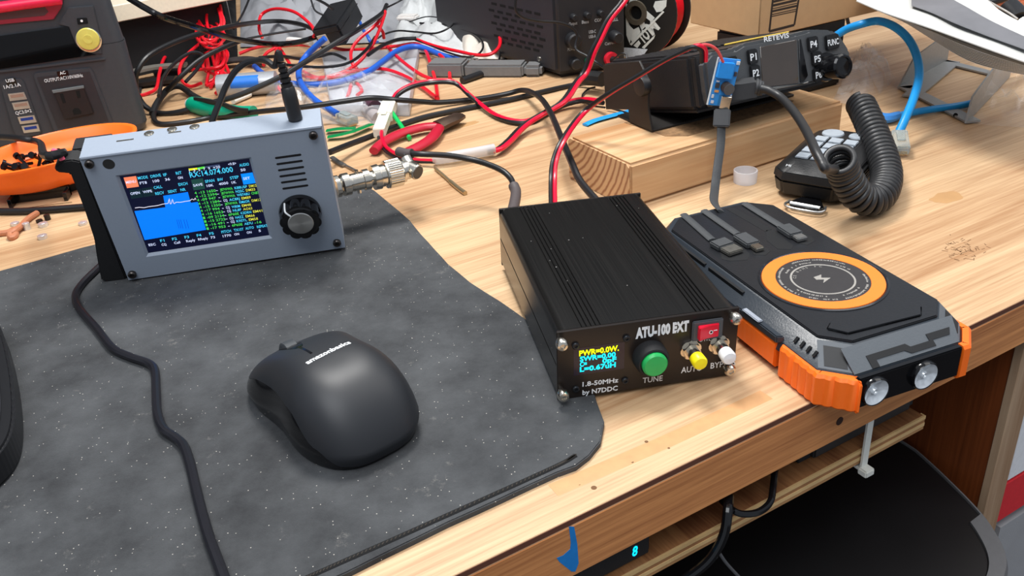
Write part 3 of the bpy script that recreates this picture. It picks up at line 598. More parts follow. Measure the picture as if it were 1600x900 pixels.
def arctext(s, r, a0, a1, ht):
    n = len(s)
    for i, ch in enumerate(s):
        if ch == ' ': continue
        a = R_(a0+(a1-a0)*i/(n-1)); vs, fs, xx0, xx1 = textmesh(ch); 
        Mt = Matrix.Translation((r*math.cos(a), r*math.sin(a), 27.8)) @ Matrix.Rotation(a-PI/2+(PI if a1 > a0 else 0), 4, 'Z')
        k_ = ht/.7; ft.add([Vector((v.x*k_, v.y*k_, .06+v.z*4)) for v in vs], fs, Mt)
def arcticks(r, a0, a1, ht, seed):
    rn = random.Random(seed); a = a0; sg = 1 if a1 > a0 else -1
    while (a1-a)*sg > 0:
        wd = rn.choice([.5, .7, .9]); 
        if rn.random() > .16:
            Mt = Matrix.Translation((r*math.cos(R_(a)), r*math.sin(R_(a)), 27.8)) @ Matrix.Rotation(R_(a)-PI/2, 4, 'Z')
            ft.box(-wd/2, wd/2, -ht/2, ht/2-rn.choice([0, 0, .3]), 0, .08, M=Mt)
        a += sg*(wd+.35)/r*57.3
arcticks(21.6, 200, 118, 1.1, 1); arcticks(21.4, 100, 20, 1.0, 2); arcticks(21.6, 345, 262, 1.1, 3); arcticks(21.4, 250, 215, 1.0, 9)
arcticks(18.4, 190, 240, 1.0, 4); arcticks(18.4, 130, 70, 1.0, 5); arcticks(18.4, 300, 262, 1.0, 6); arcticks(18.4, 30, 5, 1.0, 8)
arctext('CE RoHS FC', 13.0, 150, 60, 1.6)
part('small_print', ft, mat('print_grey', (150, 146, 140)), pbk, 'tiny grey ring of printed text')
part('bottom_plate', B().prism(oct_(U0+6, U1-6, V0+6, V1-6, 10), .05, .6), BLKM, pbk)
# ------------------------------------------------------------------ small transceiver with colour screen
ZM = frame((-226.29, 199.5, 8.0), .0003, .2084, -.0081)
zb = thing('transceiver', 'grey desktop radio transceiver with lit colour screen and a silver capped tuning knob', 'radio', ZM)
def z_(px, py, y=0): return hit(ZM, px, py, 1, y)
c0, c1, c2, c3 = z_(125, 247), z_(513, 200), z_(539.5, 386), z_(200, 438.5)
ZX0, ZX1, ZZ0, ZZ1 = (c0.x+c3.x)/2, c2.x, (c2.z+c3.z)/2, c0.z
GREY = mat('grey_blue_print', (142, 152, 166), .5, var=.04, scale=600, bump=.12, bscale=1500)
tbk = hit(ZM, 149, 214, 2, ZZ1); ZD = tbk.y
s0, s1, s2, s3 = z_(186, 275, 1.5), z_(389.5, 248, 1.5), z_(420.8, 368, 1.5), z_(232, 395, 1.5)
SX0, SX1, SZ0, SZ1 = (s0.x+s3.x)/2, (s1.x+s2.x)/2, (s2.z+s3.z)/2, (s0.z+s1.z)/2
hs = B()
# front plate with window: four slabs joined, plus thin body shell
bw = 1.6
hs.prism([(ZX0, ZZ0), (SX0-bw, ZZ0), (SX0-bw, ZZ1), (ZX0, ZZ1)], 0, 3.2, axis='y')
hs.prism([(SX1+bw, ZZ0), (ZX1, ZZ0), (ZX1, ZZ1), (SX1+bw, ZZ1)], 0, 3.2, axis='y')
hs.prism([(SX0-bw, ZZ0), (SX1+bw, ZZ0), (SX1+bw, SZ0-bw), (SX0-bw, SZ0-bw)], 0, 3.2, axis='y')
hs.prism([(SX0-bw, SZ1+bw), (SX1+bw, SZ1+bw), (SX1+bw, ZZ1), (SX0-bw, ZZ1)], 0, 3.2, axis='y')
o_ = [(SX0-bw, SZ0-bw), (SX1+bw, SZ0-bw), (SX1+bw, SZ1+bw), (SX0-bw, SZ1+bw)]; i_ = [(SX0, SZ0), (SX1, SZ0), (SX1, SZ1), (SX0, SZ1)]
hs.add([(x, 0, z) for x, z in o_]+[(x, 1.6, z) for x, z in i_], [[i, (i+1) % 4, 4+(i+1) % 4, 4+i] for i in range(4)])
hs.box(ZX0, ZX1, 3.2, ZD, ZZ1-2.4, ZZ1).box(ZX1-2.4, ZX1, 3.2, ZD, ZZ0, ZZ1-2.4).box(ZX0, ZX1-2.4, 3.2, ZD, ZZ0, ZZ0+2.4)
part('front_case', hs, GREY, zb, sharp=20)
eb = B()
eb.tube([(ZX0+.6, 0.6, ZZ1-.6), (ZX1-.6, .6, ZZ1-.6)], 1.25, 8, 3); part('case_edge', eb, GREY, zb)
part('back_plate', B().box(ZX0+.5, ZX1-.5, ZD-2, ZD-.2, ZZ0+.5, ZZ1-.5), BLKM, zb)
part('side_lining', B().box(ZX0+.2, ZX0+2, 3.2, ZD-2.2, ZZ0+2.6, ZZ1-2.6), BLKM, zb)
# display
NAVY = mat('screen_navy', (12, 16, 44), .25, emit=.5, var=.15, scale=90)
scr = part('screen', B().box(SX0, SX1, 1.7, 3.0, SZ0, SZ1), NAVY, zb, 'lit dark navy screen')
YS = 1.62
def quad(b, pxs, y=YS, th=.05): b.prism([(v.x, v.z) for v in [z_(*p, y) for p in pxs]], y-th, y+.03, axis='y'); return b
def em(n, c, e=.9): return mat('lit_'+n, c, .5, emit=e, var=.02)
part('waterfall', quad(B(), [(210, 330), (258.5, 324), (255, 306), (293.5, 300), (298, 317), (309, 315.5), (322, 359), (226, 375)]), em('blue', (0, 116, 240), .85), scr, 'bright blue spectrum area')
part('menu_key', quad(B(), [(193, 277.5), (212.5, 275), (217, 291.5), (198.5, 294)]), em('orange', (240, 130, 92), .8), scr, 'orange menu key')
part('set_key', quad(B(), [(376, 272), (394.5, 269.5), (399.5, 286), (380.5, 288.5)]), em('azure', (0, 130, 240), .85), scr, 'blue set key')
kb_ = B(); quad(kb_, [(298.5, 281), (317, 278.5), (320.5, 295), (302.5, 297.5)]); part('save_key', kb_, em('dark_green', (30, 74, 66), .5), scr)
kb_ = B(); quad(kb_, [(202, 297), (220, 295), (224, 308), (205, 311)]); quad(kb_, [(221, 294.5), (239, 292), (242, 305.5), (225, 308)]); part('file_keys', kb_, em('dim_green', (12, 38, 46), .5), scr)
sm = B(); quad(sm, [(294.5, 263.5), (308, 262), (308.5, 265), (295.5, 266.6)]); part('signal_bar', sm, em('yellow', (225, 225, 40)), scr)
sm = B(); quad(sm, [(308, 262), (319.6, 260), (320.2, 263.2), (308.5, 265)]); part('signal_bar', sm, em('lime', (80, 210, 60)), scr)
sm = B(); quad(sm, [(320, 260), (343, 256.5), (343.6, 259), (320.4, 262.6)]); part('signal_bar', sm, em('slate', (72, 84, 120), .4), scr)
TX = {k: B() for k in 'cwgy'}
def S_(k, s, l, r, ht=1.9): tpx(TX[k], ZM, s, l, r, YS-.1, .012, ht)
for s, l, r in [('MODE', (216, 280.5), (231.5, 278.5)), ('DRIVE', (236, 278), (252, 275.5)), ('IF', (256, 275.5), (261.5, 274.5)), ('RIT', (275.5, 273), (284.5, 271.5)), ('CALL', (241, 295.5), (254, 293.5)), ('EXCH', (279.5, 290.5), (293.5, 288.5)), ('RECV', (243.5, 304.8), (257, 302.6)), ('SENT', (263, 301.8), (277, 299.8)), ('NR', (282.5, 298.8), (290.5, 297.8)),
    ('AUDIO', (374.5, 260.5), (389.5, 258.3)), ('SPAN', (321, 285.8), (335.5, 283.6)), ('BW', (340.5, 283), (349, 281.8)), ('STEP', (360, 280.5), (373.5, 278.2)), ('F1', (251, 378.3), (257.5, 377.3)), ('F2', (269.5, 375.6), (277, 374.6)), ('F3', (289, 372.8), (296, 371.8)), ('F4', (308, 370), (315, 369)), ('F5', (327.5, 367.2), (334.5, 366.2)),
    ('PITCH', (346.5, 364.6), (361.5, 362.4)), ('TX1ST', (366, 361.8), (381, 359.6)), ('AUTO', (384, 359), (397, 357)), ('REPEAT', (402, 356.5), (418.5, 354))]: S_('c', s, l, r)
S_('c', 'RX:14.074.000', (297.5, 277.5), (364.8, 268.3), 3.6)
for s, l, r in [('FT8', (219, 288.2), (230, 286.7)), ('100', (239.5, 285.2), (249.5, 283.8)), ('36', (258.5, 282.5), (266, 281.5)), ('ON', (278.5, 280), (286, 279)), ('MENU', (197.5, 287), (213, 285)), ('50', (376.5, 267.8), (384, 266.6)), ('10K', (323.5, 292.4), (334, 290.8)), ('4000', (342.5, 289.6), (357, 287.4)), ('1K', (362.5, 287.3), (369.5, 286)),
    ('SET', (380.5, 281.2), (391, 279.8)), ('SAVE', (302.5, 291.8), (317, 289.6)), ('OPEN', (204.5, 304.8), (219, 302.6)), ('WIPE', (224, 302), (238, 300)), ('<9.8>', (357, 258.8), (369.5, 256.8)), ('1  3  5  7  9  +20', (296, 269.3), (344.5, 262.3)),
    ('ESC', (232.8, 384.6), (243.8, 383)), ('CQ', (253, 384.3), (260.5, 383.2)), ('Call', (272.5, 381.4), (282, 380)), ('Reply', (291.5, 378.6), (305.5, 376.5)), ('RReply', (310, 375.8), (325.5, 373.6)), ('73', (329.5, 373), (336.5, 372)), ('1770', (348.5, 370.8), (361.5, 369)), ('ON', (366.5, 368), (374, 367)), ('ON', (386, 365.3), (393.5, 364.3)), ('5', (404.5, 362.4), (408, 361.9))]: S_('w', s, l, r, 1.7)
rows = ['4|-13 1650|~|J87WWA|K8BUSP|DM12', '4|-12 2394|~|J87WWA|N2SC|DM33', '4|-09 947|~|J87WWA|WB7ABU|CN87', '4|-13 1284|~|CQ|AC8RJ|EM89', '4|-15 1350|~|J87WWA|KM6OK|DM13', '4|-17 994|~|CQ|WB0M|EM48', '4|-16 1653|~|CQ|NL8F|AO63', '1|-09 2134|~|6P60E|K3DRN|EM41', '1|-15 2722|~|CQ|N4ZZ|EM66', '1|-16 491|~|CQ|K9STL|EM58', '1|-17 953|~|6P60E|AE7U|-16']
for i, rw in enumerate(rows):
    ax, ay = 304.5+1.88*i, 303.6+5.55*i; dx, dy = 96.5, -12.2
    def pt(f): return (ax+dx*f, ay+dy*f)
    f = rw.split('|'); ks = 'ggw'+('w' if f[3] == 'CQ' else 'g')+'c'+('g' if f[5] in ('CN87', '-16') else 'y')
    cur = [0, .065, .345, .41]; ln = [.035, .036*len(f[1])-.01, .03, .036*len(f[3])-.01]
    p4 = .41+ln[3]+.03; l4 = .034*len(f[4]); p5 = p4+l4+.03; cur += [p4, p5]; ln += [l4, .037*len(f[5])]
    for s, k, a, l in zip(f, ks, cur, ln): S_(k, s, pt(a), pt(min(1.0, a+l)), 1.75)
for k, nm, c, lb in [('c', 'screen_captions', (70, 200, 235), 'cyan screen captions'), ('w', 'screen_values', (205, 215, 245), 'white screen values'), ('g', 'message_list', (70, 205, 80), 'green message list'), ('y', 'grid_codes', (205, 205, 70), 'yellow grid codes')]:
    part(nm, TX[k], em(nm, c, .75), scr, lb)
tr = B(); pp_ = [(211, 325), (218, 324), (225, 324.5), (232, 323), (240, 322), (247, 321), (254, 319), (261, 318), (263, 317), (264.5, 310), (266, 318.5), (268, 317), (269.5, 311), (271, 317), (273, 318), (275, 316), (282, 316), (290, 314.5), (297, 313.5), (300, 311), (303, 312.5), (305, 309.5), (306, 312)]
tr.tube([z_(*p, YS-.05) for p in pp_], .22, 5, 2); part('spectrum_trace', tr, em('trace', (210, 205, 215), .7), scr, 'pale spectrum trace')
wf = B()
for x in (276, 279, 282, 287, 291): wf.tube([z_(x, 343, YS-.03), z_(x+4, 357, YS-.03)], .13, 4, 2)
part('waterfall_marks', wf, em('dark_marks', (0, 52, 150), .4), scr)
# grille, hole, screws, knob
for i in range(6):
    a, b_ = z_(430+2.3*i, 247+9.55*i), z_(470.5+2.2*i, 241.7+9.6*i)
    zc = (a.z+b_.z)/2; part('speaker_slot', B().prism(arc(a.x+.6, zc, .75, 90, 270, 5)+arc(b_.x-.6, zc, .75, -90, 90, 5), -.06, .3, axis='y'), mat('slot_black', (14, 12, 16), .8), zb)
c = z_(170, 256.5); part('sensor_hole', B().cyl((c.x, -.06, c.z), (c.x, .4, c.z), 3.3, n=28), mat('sensor_dark', (44, 44, 44), .4), zb, 'dark round hole')
for p in [(139.5, 257), (489.5, 212), (206.5, 429.5), (526.5, 380)]:
    c = z_(*p, -1.2); part('case_screw', B().lathe((c.x, 0, c.z), (0, -1, 0), [(0, 2.5), (1.8, 2.6), (2.5, 2.1), (2.5, 1.3), (1.2, 1.2), (1.2, 0)], 22), mat('socket_screw', (70, 66, 64), .3, .8), zb, 'dark hex socket screw')
kc = z_(470, 349, -12.5)
knb = part('knob', B().lathe((kc.x, 0, kc.z), (0, -1, 0), [(0, 12.9), (1.5, 13.1), (3.4, 12.6)], 48).gear((kc.x, -3.2, kc.z), (0, -1, 0), 12.6, 11.2, 10, 8.5, 7).lathe((kc.x, -11.7, kc.z), (0, -1, 0), [(0, 11.0), (.6, 10.2), (.8, 8.0)], 40), BLKG, zb, 'scalloped glossy black tuning knob', 50)
anis = mat('spun_metal', (205, 204, 200), .3, 1, var=.05); anis.node_tree.nodes['Principled BSDF'].inputs['Anisotropic'].default_value = .85
tn_ = anis.node_tree.nodes.new('ShaderNodeTangent'); tn_.direction_type = 'RADIAL'; tn_.axis = 'Y'; anis.node_tree.links.new(tn_.outputs[0], anis.node_tree.nodes['Principled BSDF'].inputs['Tangent'])
kp_ = part('knob_cap', B().lathe((0, 0, 0), (0, -1, 0), [(0, 7.8), (.5, 7.8), (.8, 7.4), (.8, 0)], 48), anis, knb, 'round silver knob cap'); kp_.location = Vector((kc.x, -12.2, kc.z))*S
kl = B(); d = (z_(449, 311, -6)-z_(461, 333, -15)); L0 = (Vector((kc.x-5.0, -12.7, kc.z+6.3)), Vector((kc.x-7.2, -12.6, kc.z+9.0)), Vector((kc.x-7.8, -10.6, kc.z+10.0)), Vector((kc.x-7.8, -4, kc.z+10.3)))
kl.tube(L0, .55, 6, 3); part('knob_pointer', kl, WHT, knb, 'white pointer line')
# top: buttons, slots, sockets
for p in [(233, 209), (269, 202.5), (304, 198.5)]:
    c = hit(ZM, *p, 2, ZZ1); part('top_button', B().lathe((c.x, c.y, ZZ1), (0, 0, 1), [(0, 2.9), (.35, 2.9), (.4, 2), (1, 1.9), (1, 0)], 20), SIL, zb, 'tiny silver push button')
for a, b_ in [((182, 221), (209, 217)), ((263, 208), (283, 205.5))]:
    a, b_ = hit(ZM, *a, 2, ZZ1), hit(ZM, *b_, 2, ZZ1); part('port_slot', B().box(a.x, b_.x, a.y-.7, a.y+.7, ZZ1-.3, ZZ1+.12), SIL, zb, 'pale port slot on top edge')
# black printed holder at the left side and rear
hp = [z_(*p, 6) for p in [(127, 250), (113, 247), (100, 249), (85, 259), (90, 267), (111, 269), (133, 326), (148, 372), (152, 400), (159, 436), (200, 438)]]
part('side_holder', B().prism([(v.x, v.z) for v in hp], 4, 16, .8, 2, axis='y'), BLKM, zb, 'rough black side holder')
part('rear_cover', B().prism([(ZX0-8, ZZ0+30), (ZX0+1, ZZ0), (ZX0+14, ZZ0), (ZX0+14, ZZ1-3), (ZX0-8, ZZ1-3)], 16.1, ZD+8, .8, 2, axis='y'), BLKM, zb)
# audio plug standing in the top
tc_ = hit(ZM, 462, 187, 2, ZZ1); PT = Matrix.Translation(ZM @ Vector((tc_.x, tc_.y, ZZ1))) @ Matrix.Rotation(-.06, 4, 'Y') @ Matrix.Rotation(-.0, 4, 'X')
ap = thing('audio_plug_lead', 'black audio lead with ribbed plug standing in the top of the grey radio', 'audio cable', PT)
part('plug_body', B().lathe((0, 0, .3), (0, 0, 1), [(0, 4.2), (13, 4.4), (19, 4.0), (20, 3.2)], 24), BLK, ap)
sr = B(); pr_ = []
for i in range(5): pr_ += [(20+i*3.0, 2.9-.2*i), (20.4+i*3.0, 3.4-.22*i), (22.0+i*3.0, 3.4-.22*i), (22.4+i*3.0, 2.3-.15*i)]
part('strain_relief', sr.lathe((0, 0, 0), (0, 0, 1), pr_, 20), BLKR, ap, 'ribbed strain relief')
tip = PT @ Vector((0, 0, 35)); yy = tip.y
aw = [tip, tip+Vector((-.5, 1, 5))]+[uny(a, b_, yy+dy) for a, b_, dy in [(430, 103, 4), (418, 96, 8), (404, 94, 14), (385, 98, 18), (367, 112, 20), (353, 135, 20), (345, 155, 18), (338, 172, 16), (331, 192, 14)]]
part('lead', B().tube(wrel(aw, PT), 1.9, 10, 6), BLKR, ap)
# BNC adapters at the right side
zA = 34; A0 = un(524, 292, zA); A1 = un(646, 263, zA); dA = (A1-A0); LB = dA.length
BT = Matrix.Translation(A0) @ dA.to_track_quat('X', 'Z').to_matrix().to_4x4()
bn = thing('coax_adapter', 'chain of shiny nickel coax connectors sticking out of the grey radio side', 'connector', BT); f = LB
part('jack_nut', B().gear((0, 0, 0), (1, 0, 0), 7.4, 6.6, 6, .05*f, 4).lathe((0, 0, 0), (1, 0, 0), [(.05*f, 5.84), (.09*f, 7.62), (.17*f, 7.62), (.17*f, 5.84), (.2*f, 5.84)], 28), SIL, bn)
part('jack_barrel', B().lathe((0, 0, 0), (1, 0, 0), [(.2*f, 6.10), (.34*f, 6.10), (.345*f, 7.11), (.42*f, 7.11), (.425*f, 5.08), (.47*f, 5.08)], 28), SIL, bn)
part('lug', B().cyl((.28*f, 0, 5.5), (.28*f, 0, 8.2), 1.4).cyl((.28*f, 0, -5.5), (.28*f, 0, -8.2), 1.4), SIL, bn)
part('coupling_ring', B().lathe((0, 0, 0), (1, 0, 0), [(.47*f, 8.38), (.55*f, 8.64), (.56*f, 7.62), (.62*f, 7.62), (.63*f, 9.40), (.65*f, 9.53)], 28).gear((.65*f, 0, 0), (1, 0, 0), 9.7, 9.3, 34, .17*f, 3).lathe((0, 0, 0), (1, 0, 0), [(.82*f, 9.27), (.84*f, 8.13), (.87*f, 7.87)], 28), SIL, bn, 'knurled coupling ring')
part('elbow', B().lathe((0, 0, 0), (1, 0, 0), [(.87*f, 6.60), (.93*f, 6.60)], 28), SIL, bn)
e0 = un(646, 266, 34); ed = Vector((.62, -.74, -.18)).normalized()
part('elbow', B().lathe(tuple(wrel([e0-ed*7], BT)[0]), tuple(BT.to_3x3().inverted() @ ed), [(0, 4.6), (1, 5.6), (10.6, 5.6), (11.4, 5.0)], 28), SIL, bn); part('elbow_cap', B().lathe(tuple(wrel([e0+ed*4.45], BT)[0]), tuple(BT.to_3x3().inverted() @ ed), [(0, 4.7), (.25, 4.6)], 28), mat('cap_grey', (84, 82, 80), .45, .5), bn, 'grey elbow end cap')
part('elbow_neck', B().cyl(*wrel([un(634, 248, 40), e0-ed*2], BT), 4.2, 4.6, 20), SIL, bn)
ck = P((632, 243, 40), (640, 240, 41), (662, 241, 41), (700, 243, 38), (735, 249, 34), (763, 257, 32), (785, 267, 30), (798, 279, 27), (803, 292, 25)); 
cx_ = thing('tuner_input_coax', 'black coax arching over the bench from the shiny elbow to the tuner back left', 'coax cable', Matrix.Translation(un(720, 246, 0)))
TI = Matrix.Translation(un(720, 246, 0)); part('lead', B().tube(wrel(ck, TI), 2.1, 12, 8), BLKR, cx_)
part('boot', B().tube(wrel(P((623, 237, 40), (634, 240, 40.4), (644, 240, 41)), TI), (3.5, 3.5), 12, 4), mat('shrink_grey', (78, 70, 70), .6), cx_, 'grey heat shrink boot')
sl_ = [un(802.5, 290, 25.5), un(806, 305, 23), (AM @ Vector((9, AL+14, 20))), (AM @ Vector((9, AL+5, 20)))]
part('heat_shrink_sleeve', B().tube(wrel(sl_, TI), 3.6, 12, 6), mat('shrink_grey', (78, 70, 70)), cx_, 'grey heat shrink sleeve at the tuner')

# ------------------------------------------------------------------ short timber block
GT = Matrix.Translation((101, 207, 0)) @ Matrix.Rotation(BA, 4, 'Z')
KH = 32.5
wt2 = wood('block_side', (230, 200, 158), (178, 130, 86), (0, 0, 0), 18, .55, 16, fig=1.2, fine=.3)
blk = thing('timber_block', 'short sawn timber block lying on the bench under the black mobile radio', 'timber', GT)
part('timber', B().box(.5, 206, 0, 74, .1, KH, 2.2, 3), wt2, blk)
def endgrain():
    mt = bpy.data.materials.new('end_grain'); mt.use_nodes = True; nt = mt.node_tree; N = nt.nodes; L = nt.links; b = N['Principled BSDF']
    tc = N.new('ShaderNodeTexCoord'); wv = N.new('ShaderNodeTexWave'); wv.wave_type = 'RINGS'; wv.rings_direction = 'X'
    mp = N.new('ShaderNodeMapping'); mp.inputs['Location'].default_value = (0, -.085, -.052); L.new(tc.outputs['Object'], mp.inputs['Vector']); L.new(mp.outputs['Vector'], wv.inputs['Vector'])
    wv.inputs['Scale'].default_value = 62; wv.inputs['Distortion'].default_value = 1.2; wv.inputs['Detail'].default_value = 3; wv.inputs['Detail Scale'].default_value = 2
    rp = N.new('ShaderNodeValToRGB'); rp.color_ramp.elements[0].color = (*lin((212, 172, 128)), 1); rp.color_ramp.elements[1].color = (*lin((158, 108, 74)), 1); rp.color_ramp.elements[0].position = .45
    L.new(wv.outputs['Fac'], rp.inputs['Fac']); L.new(rp.outputs['Color'], b.inputs['Base Color']); b.inputs['Roughness'].default_value = .85; return mt
part('end_grain', B().prism([(2.2, .4), (72, .4), (73.7, 2.2), (73.7, 30), (71, 32.2), (3, 32.2), (.4, 30), (.4, 2.2)], -.2, .6, axis='x'), endgrain(), blk, 'sawn end grain face')
# rough gouged patch on the top
gp = B(); gi_ = [hit(GT, *p, 2, KH) for p in [(1040, 212), (1060, 196), (1095, 178), (1140, 168), (1190, 158), (1225, 150), (1236, 158), (1225, 168), (1190, 178), (1150, 188), (1110, 200), (1075, 212)]]
gi_ = [hit(GT, *p, 2, KH) for p in [(1040, 213), (1075, 213), (1110, 203), (1150, 191), (1190, 180), (1222, 170), (1240, 158)]]
gp.prism([(v.x+noise.noise(v)*2, min(v.y, 70)) for v in gi_]+[(gi_[-1].x, 72), (gi_[0].x-4, 72)], KH-.1, KH+.3); gm = mat('gouged_wood', (136, 104, 72), .9, scale=350, var=.8, bump=1.0, bscale=350); part('gouged_patch', gp, gm, blk, 'dark rough gouged patch')

# ------------------------------------------------------------------ mobile radio on its bracket
RM = frame((159.2, 241.5, 53), .25, -.25, 0)
RW, RD, RH = 121, 120, 37
mr = thing('mobile_radio', 'black mobile two-way radio with keypad buttons and knob, in a bracket on the timber block', 'radio', RM)
RB = mat('radio_black', (36, 35, 36), .5, bump=.5, bscale=1400); RF = mat('radio_front', (74, 76, 78), .48, bump=.5, bscale=1600)
part('body', B().box(0, RW, 0, RD, 0, RH, 2, 2).prism([(3, 0), (RW-3, 0), (RW-3, 80), (3, 80)], -3, 0, 1), RB, mr)
fn = B()
for i in range(16): fn.box(6+i*7, 9+i*7, 30, RD-6, RH, RH+1.6, .3, 1)
part('cooling_fins', fn, RB, mr)
def r_(px, py, y=-13): return hit(RM, px, py, 1, y)
fpn = [r_(*p) for p in [(1100, 97), (1112, 82), (1150, 76), (1163, 68), (1230, 55), (1245, 52), (1266, 46), (1300, 46.5), (1313, 53), (1330, 80), (1331, 108), (1310, 122), (1270, 131), (1208, 145), (1160, 158), (1112, 168), (1106, 150)]]
part('front_panel', B().prism([(v.x, v.z) for v in fpn], -13, -3, 2.2, 2, axis='y'), RF, mr, 'dark grey moulded front panel', 40)
part('panel_neck', B().box(2, RW-2, -6, 0.2, 1, RH-1, 1), RB, mr)
sc_ = [r_(*p, -13.2) for p in [(1187.5, 73.5), (1245, 62), (1248, 130), (1191.5, 137)]]
part('display', B().prism([(v.x, v.z) for v in sc_], -13.4, -12.5, .3, 1, axis='y'), mat('radio_glass', (60, 50, 42), .08, var=.3, scale=40, coat=1), mr, 'unlit glossy display')
sc2 = [r_(*p, -13.2) for p in [(1247, 62), (1251, 61), (1262, 118), (1256, 127), (1250, 129)]]; part('display_side', B().prism([(v.x, v.z) for v in sc2], -13.8, -12.5, .3, 1, axis='y'), BLKG, mr)
sc2 = [r_(*p, -13.2) for p in [(1190, 138.5), (1252, 131), (1262, 127), (1262, 130), (1200, 142)]]; part('trim_bar', B().prism([(v.x, v.z) for v in sc2], -14.2, -12.8, .3, 1, axis='y'), mat('trim_grey', (120, 120, 118), .3, .5), mr, 'pale trim bar below the display')
def rbtn(cx, cy, w, h, s, ht=4.6, red=False):
    c = r_(cx, cy); x, z = c.x, c.z
    kk = part('key', B().prism([(x-w/2, z-h/2+1.4), (x-w/2+1.4, z-h/2), (x+w/2, z-h/2+.6), (x+w/2, z+h/2-1), (x+w/2-1, z+h/2), (x-w/2, z+h/2)], -15.4, -13.1, .8, 2, axis='y'), mat('key_black', (24, 24, 26), .4), mr, 'red power key' if red else None)
    t = B(); text(t, s, (x-w*.32 if len(s) < 3 else x-w*.4, -15.45, z-ht/2), w*.62 if len(s) < 3 else w*.82, ht=ht, bold=.02)
    part('key_lettering', t, WHT, kk)
rbtn(1174, 89, 8.6, 10.5, 'P1'); rbtn(1178, 114, 8.6, 10.5, 'P2'); rbtn(1268, 69, 9.6, 10.5, 'P4'); rbtn(1274, 92, 9.2, 10, 'P5'); rbtn(1276, 117, 9.2, 10, 'P6'); rbtn(1298, 66, 12.4, 11, 'FUNC', 4.2)
c = r_(1141, 101); part('power_key', B().box(-5, 5, -15.4, -13.1, -5.4, 5.4, .8, 2, M=Matrix.Translation((c.x, 0, c.z))), mat('key_black', (24, 24, 26)), mr)
pk = B().lathe((c.x, -15.4, c.z-.3), (0, -1, 0), [(0, 2.5), (.15, 2.5), (.15, 1.8), (0, 1.8)], 20).box(c.x-.4, c.x+.4, -15.6, -15.4, c.z, c.z+3); part('power_symbol', pk, mat('symbol_red', (190, 30, 50), .5), mr, 'red power symbol')
t = B(); tpx(t, RM, 'RETEVIS', (1194, 65.5), (1233, 58.5), -13.2, .02, ht=3.4); part('maker_lettering', t, WHT, mr, 'white lettering above the display')
yl = B().tube([r_(1132, 70, -8), r_(1180, 60, -8), r_(1232, 50, -8)], .55, 6, 3); part('yellow_edge', yl, mat('yellow_edge', (214, 180, 70), .5), mr, 'thin yellow edge line')
kc2 = r_(1290, 105); kd = (r_(1311, 103, -31)-Vector((kc2.x, -13, kc2.z)))
part('knob_collar', B().lathe((kc2.x, -13, kc2.z), (0, -1, 0), [(0, 10.5), (2.2, 10), (2.4, 8.5)], 36), BLKG, mr); part('volume_knob', B().lathe((kc2.x, -15.4, kc2.z), (0, -1, 0), [(0, 8.2), (6, 7.8), (6.5, 8.6), (15, 8.8), (16.2, 7.6), (16.2, 6.3), (15.2, 5.9), (15.6, 0)], 36), BLKG, mr, 'glossy black volume knob')
c = r_(1196, 60, -13)
# bracket
KM = Matrix.Translation((136, 262, KH+.1)) @ Matrix.Rotation(.29, 4, 'Z'); bk = thing('mounting_bracket', 'black steel U bracket under and beside the black mobile radio', 'bracket', KM)
BKM = mat('bracket_black', (32, 29, 27), .5, bump=.4, bscale=1500)
part('foot', B().box(0, 136, 0, 46, 0, 2, .5, 1), BKM, bk)
sp_ = [hit(KM, *p, 0, 0) for p in [(1020, 204.5), (985, 191), (983, 171), (948, 170.5), (943.5, 101), (1000, 95), (1014, 125), (1014, 170)]]
part('side_plate', B().prism([(v.y, v.z) for v in sp_], -.9, .9, .3, 1, axis='x'), BKM, bk, 'black side plate')

c = hit(KM, 1009, 133, 0, -1); part('thumb_screw', B().lathe((-.9, c.y, c.z), (-1, 0, 0), [(0, 7), (3.5, 7.6), (6, 6.8), (6.6, 3), (6.6, 0)], 24), BLKR, bk, 'round rubber thumb screw')
# ------------------------------------------------------------------ hand microphone
HM = Matrix.Translation((246, 206, 0)) @ Matrix.Rotation(R_(-46), 4, 'Z')       # local +y = away from the camera (speaker end)
hm = thing('hand_microphone', 'black hand microphone lying on its back with a pale keypad, partly under the coiled cord', 'microphone', HM)
def roct(x0, x1, y0, y1, c): return [(x0+c, y0), (x1-c, y0), (x1, y0+c), (x1, y1-c), (x1-c, y1), (x0+c, y1), (x0, y1-c), (x0, y0+c)]
MB_ = mat('mic_black', (28, 28, 29), .4, bump=.3); 
part('back_shell', B().prism(roct(-24, 24, -41, 42, 7), 3, 14, 1.5, 2, top=roct(-26, 26, -43, 44, 8)), MB_, hm)
part('front_shell', B().prism(roct(-26, 26, -43, 44, 8), 14.4, 19, 0, top=roct(-25.5, 25.5, -42, 43, 8)).prism(roct(-25.5, 25.5, -42, 43, 8), 19, 26, .8, 2, top=roct(-17, 18, -33, 37, 6)), MB_, hm)
part('seam_line', B().prism(roct(-25.6, 25.6, -42.6, 43.6, 8), 13.9, 14.5), BLKG, hm)
for r in range(4):
    for c in range(3): part('keypad_button', B().box(-14.5+c*10.4, -4.9+c*10.4, -30+r*12.2, -19.4+r*12.2, 25.6, 27.1, .8, 2), mat('keypad_grey', (158, 166, 174), .5, var=.15, scale=200), hm, 'pale grey keypad button' if r+c == 0 else None)
part('top_button', B().lathe((-6, 27, 25.5), (0, 0, 1), [(0, 8), (1.4, 7.4), (1.6, 0)], 24), mat('keypad_grey', (186, 194, 202)), hm); part('top_button', B().lathe((11, 27, 25.5), (0, 0, 1), [(0, 6), (1.4, 5.4), (1.6, 0)], 24), mat('keypad_grey', (186, 194, 202)), hm)
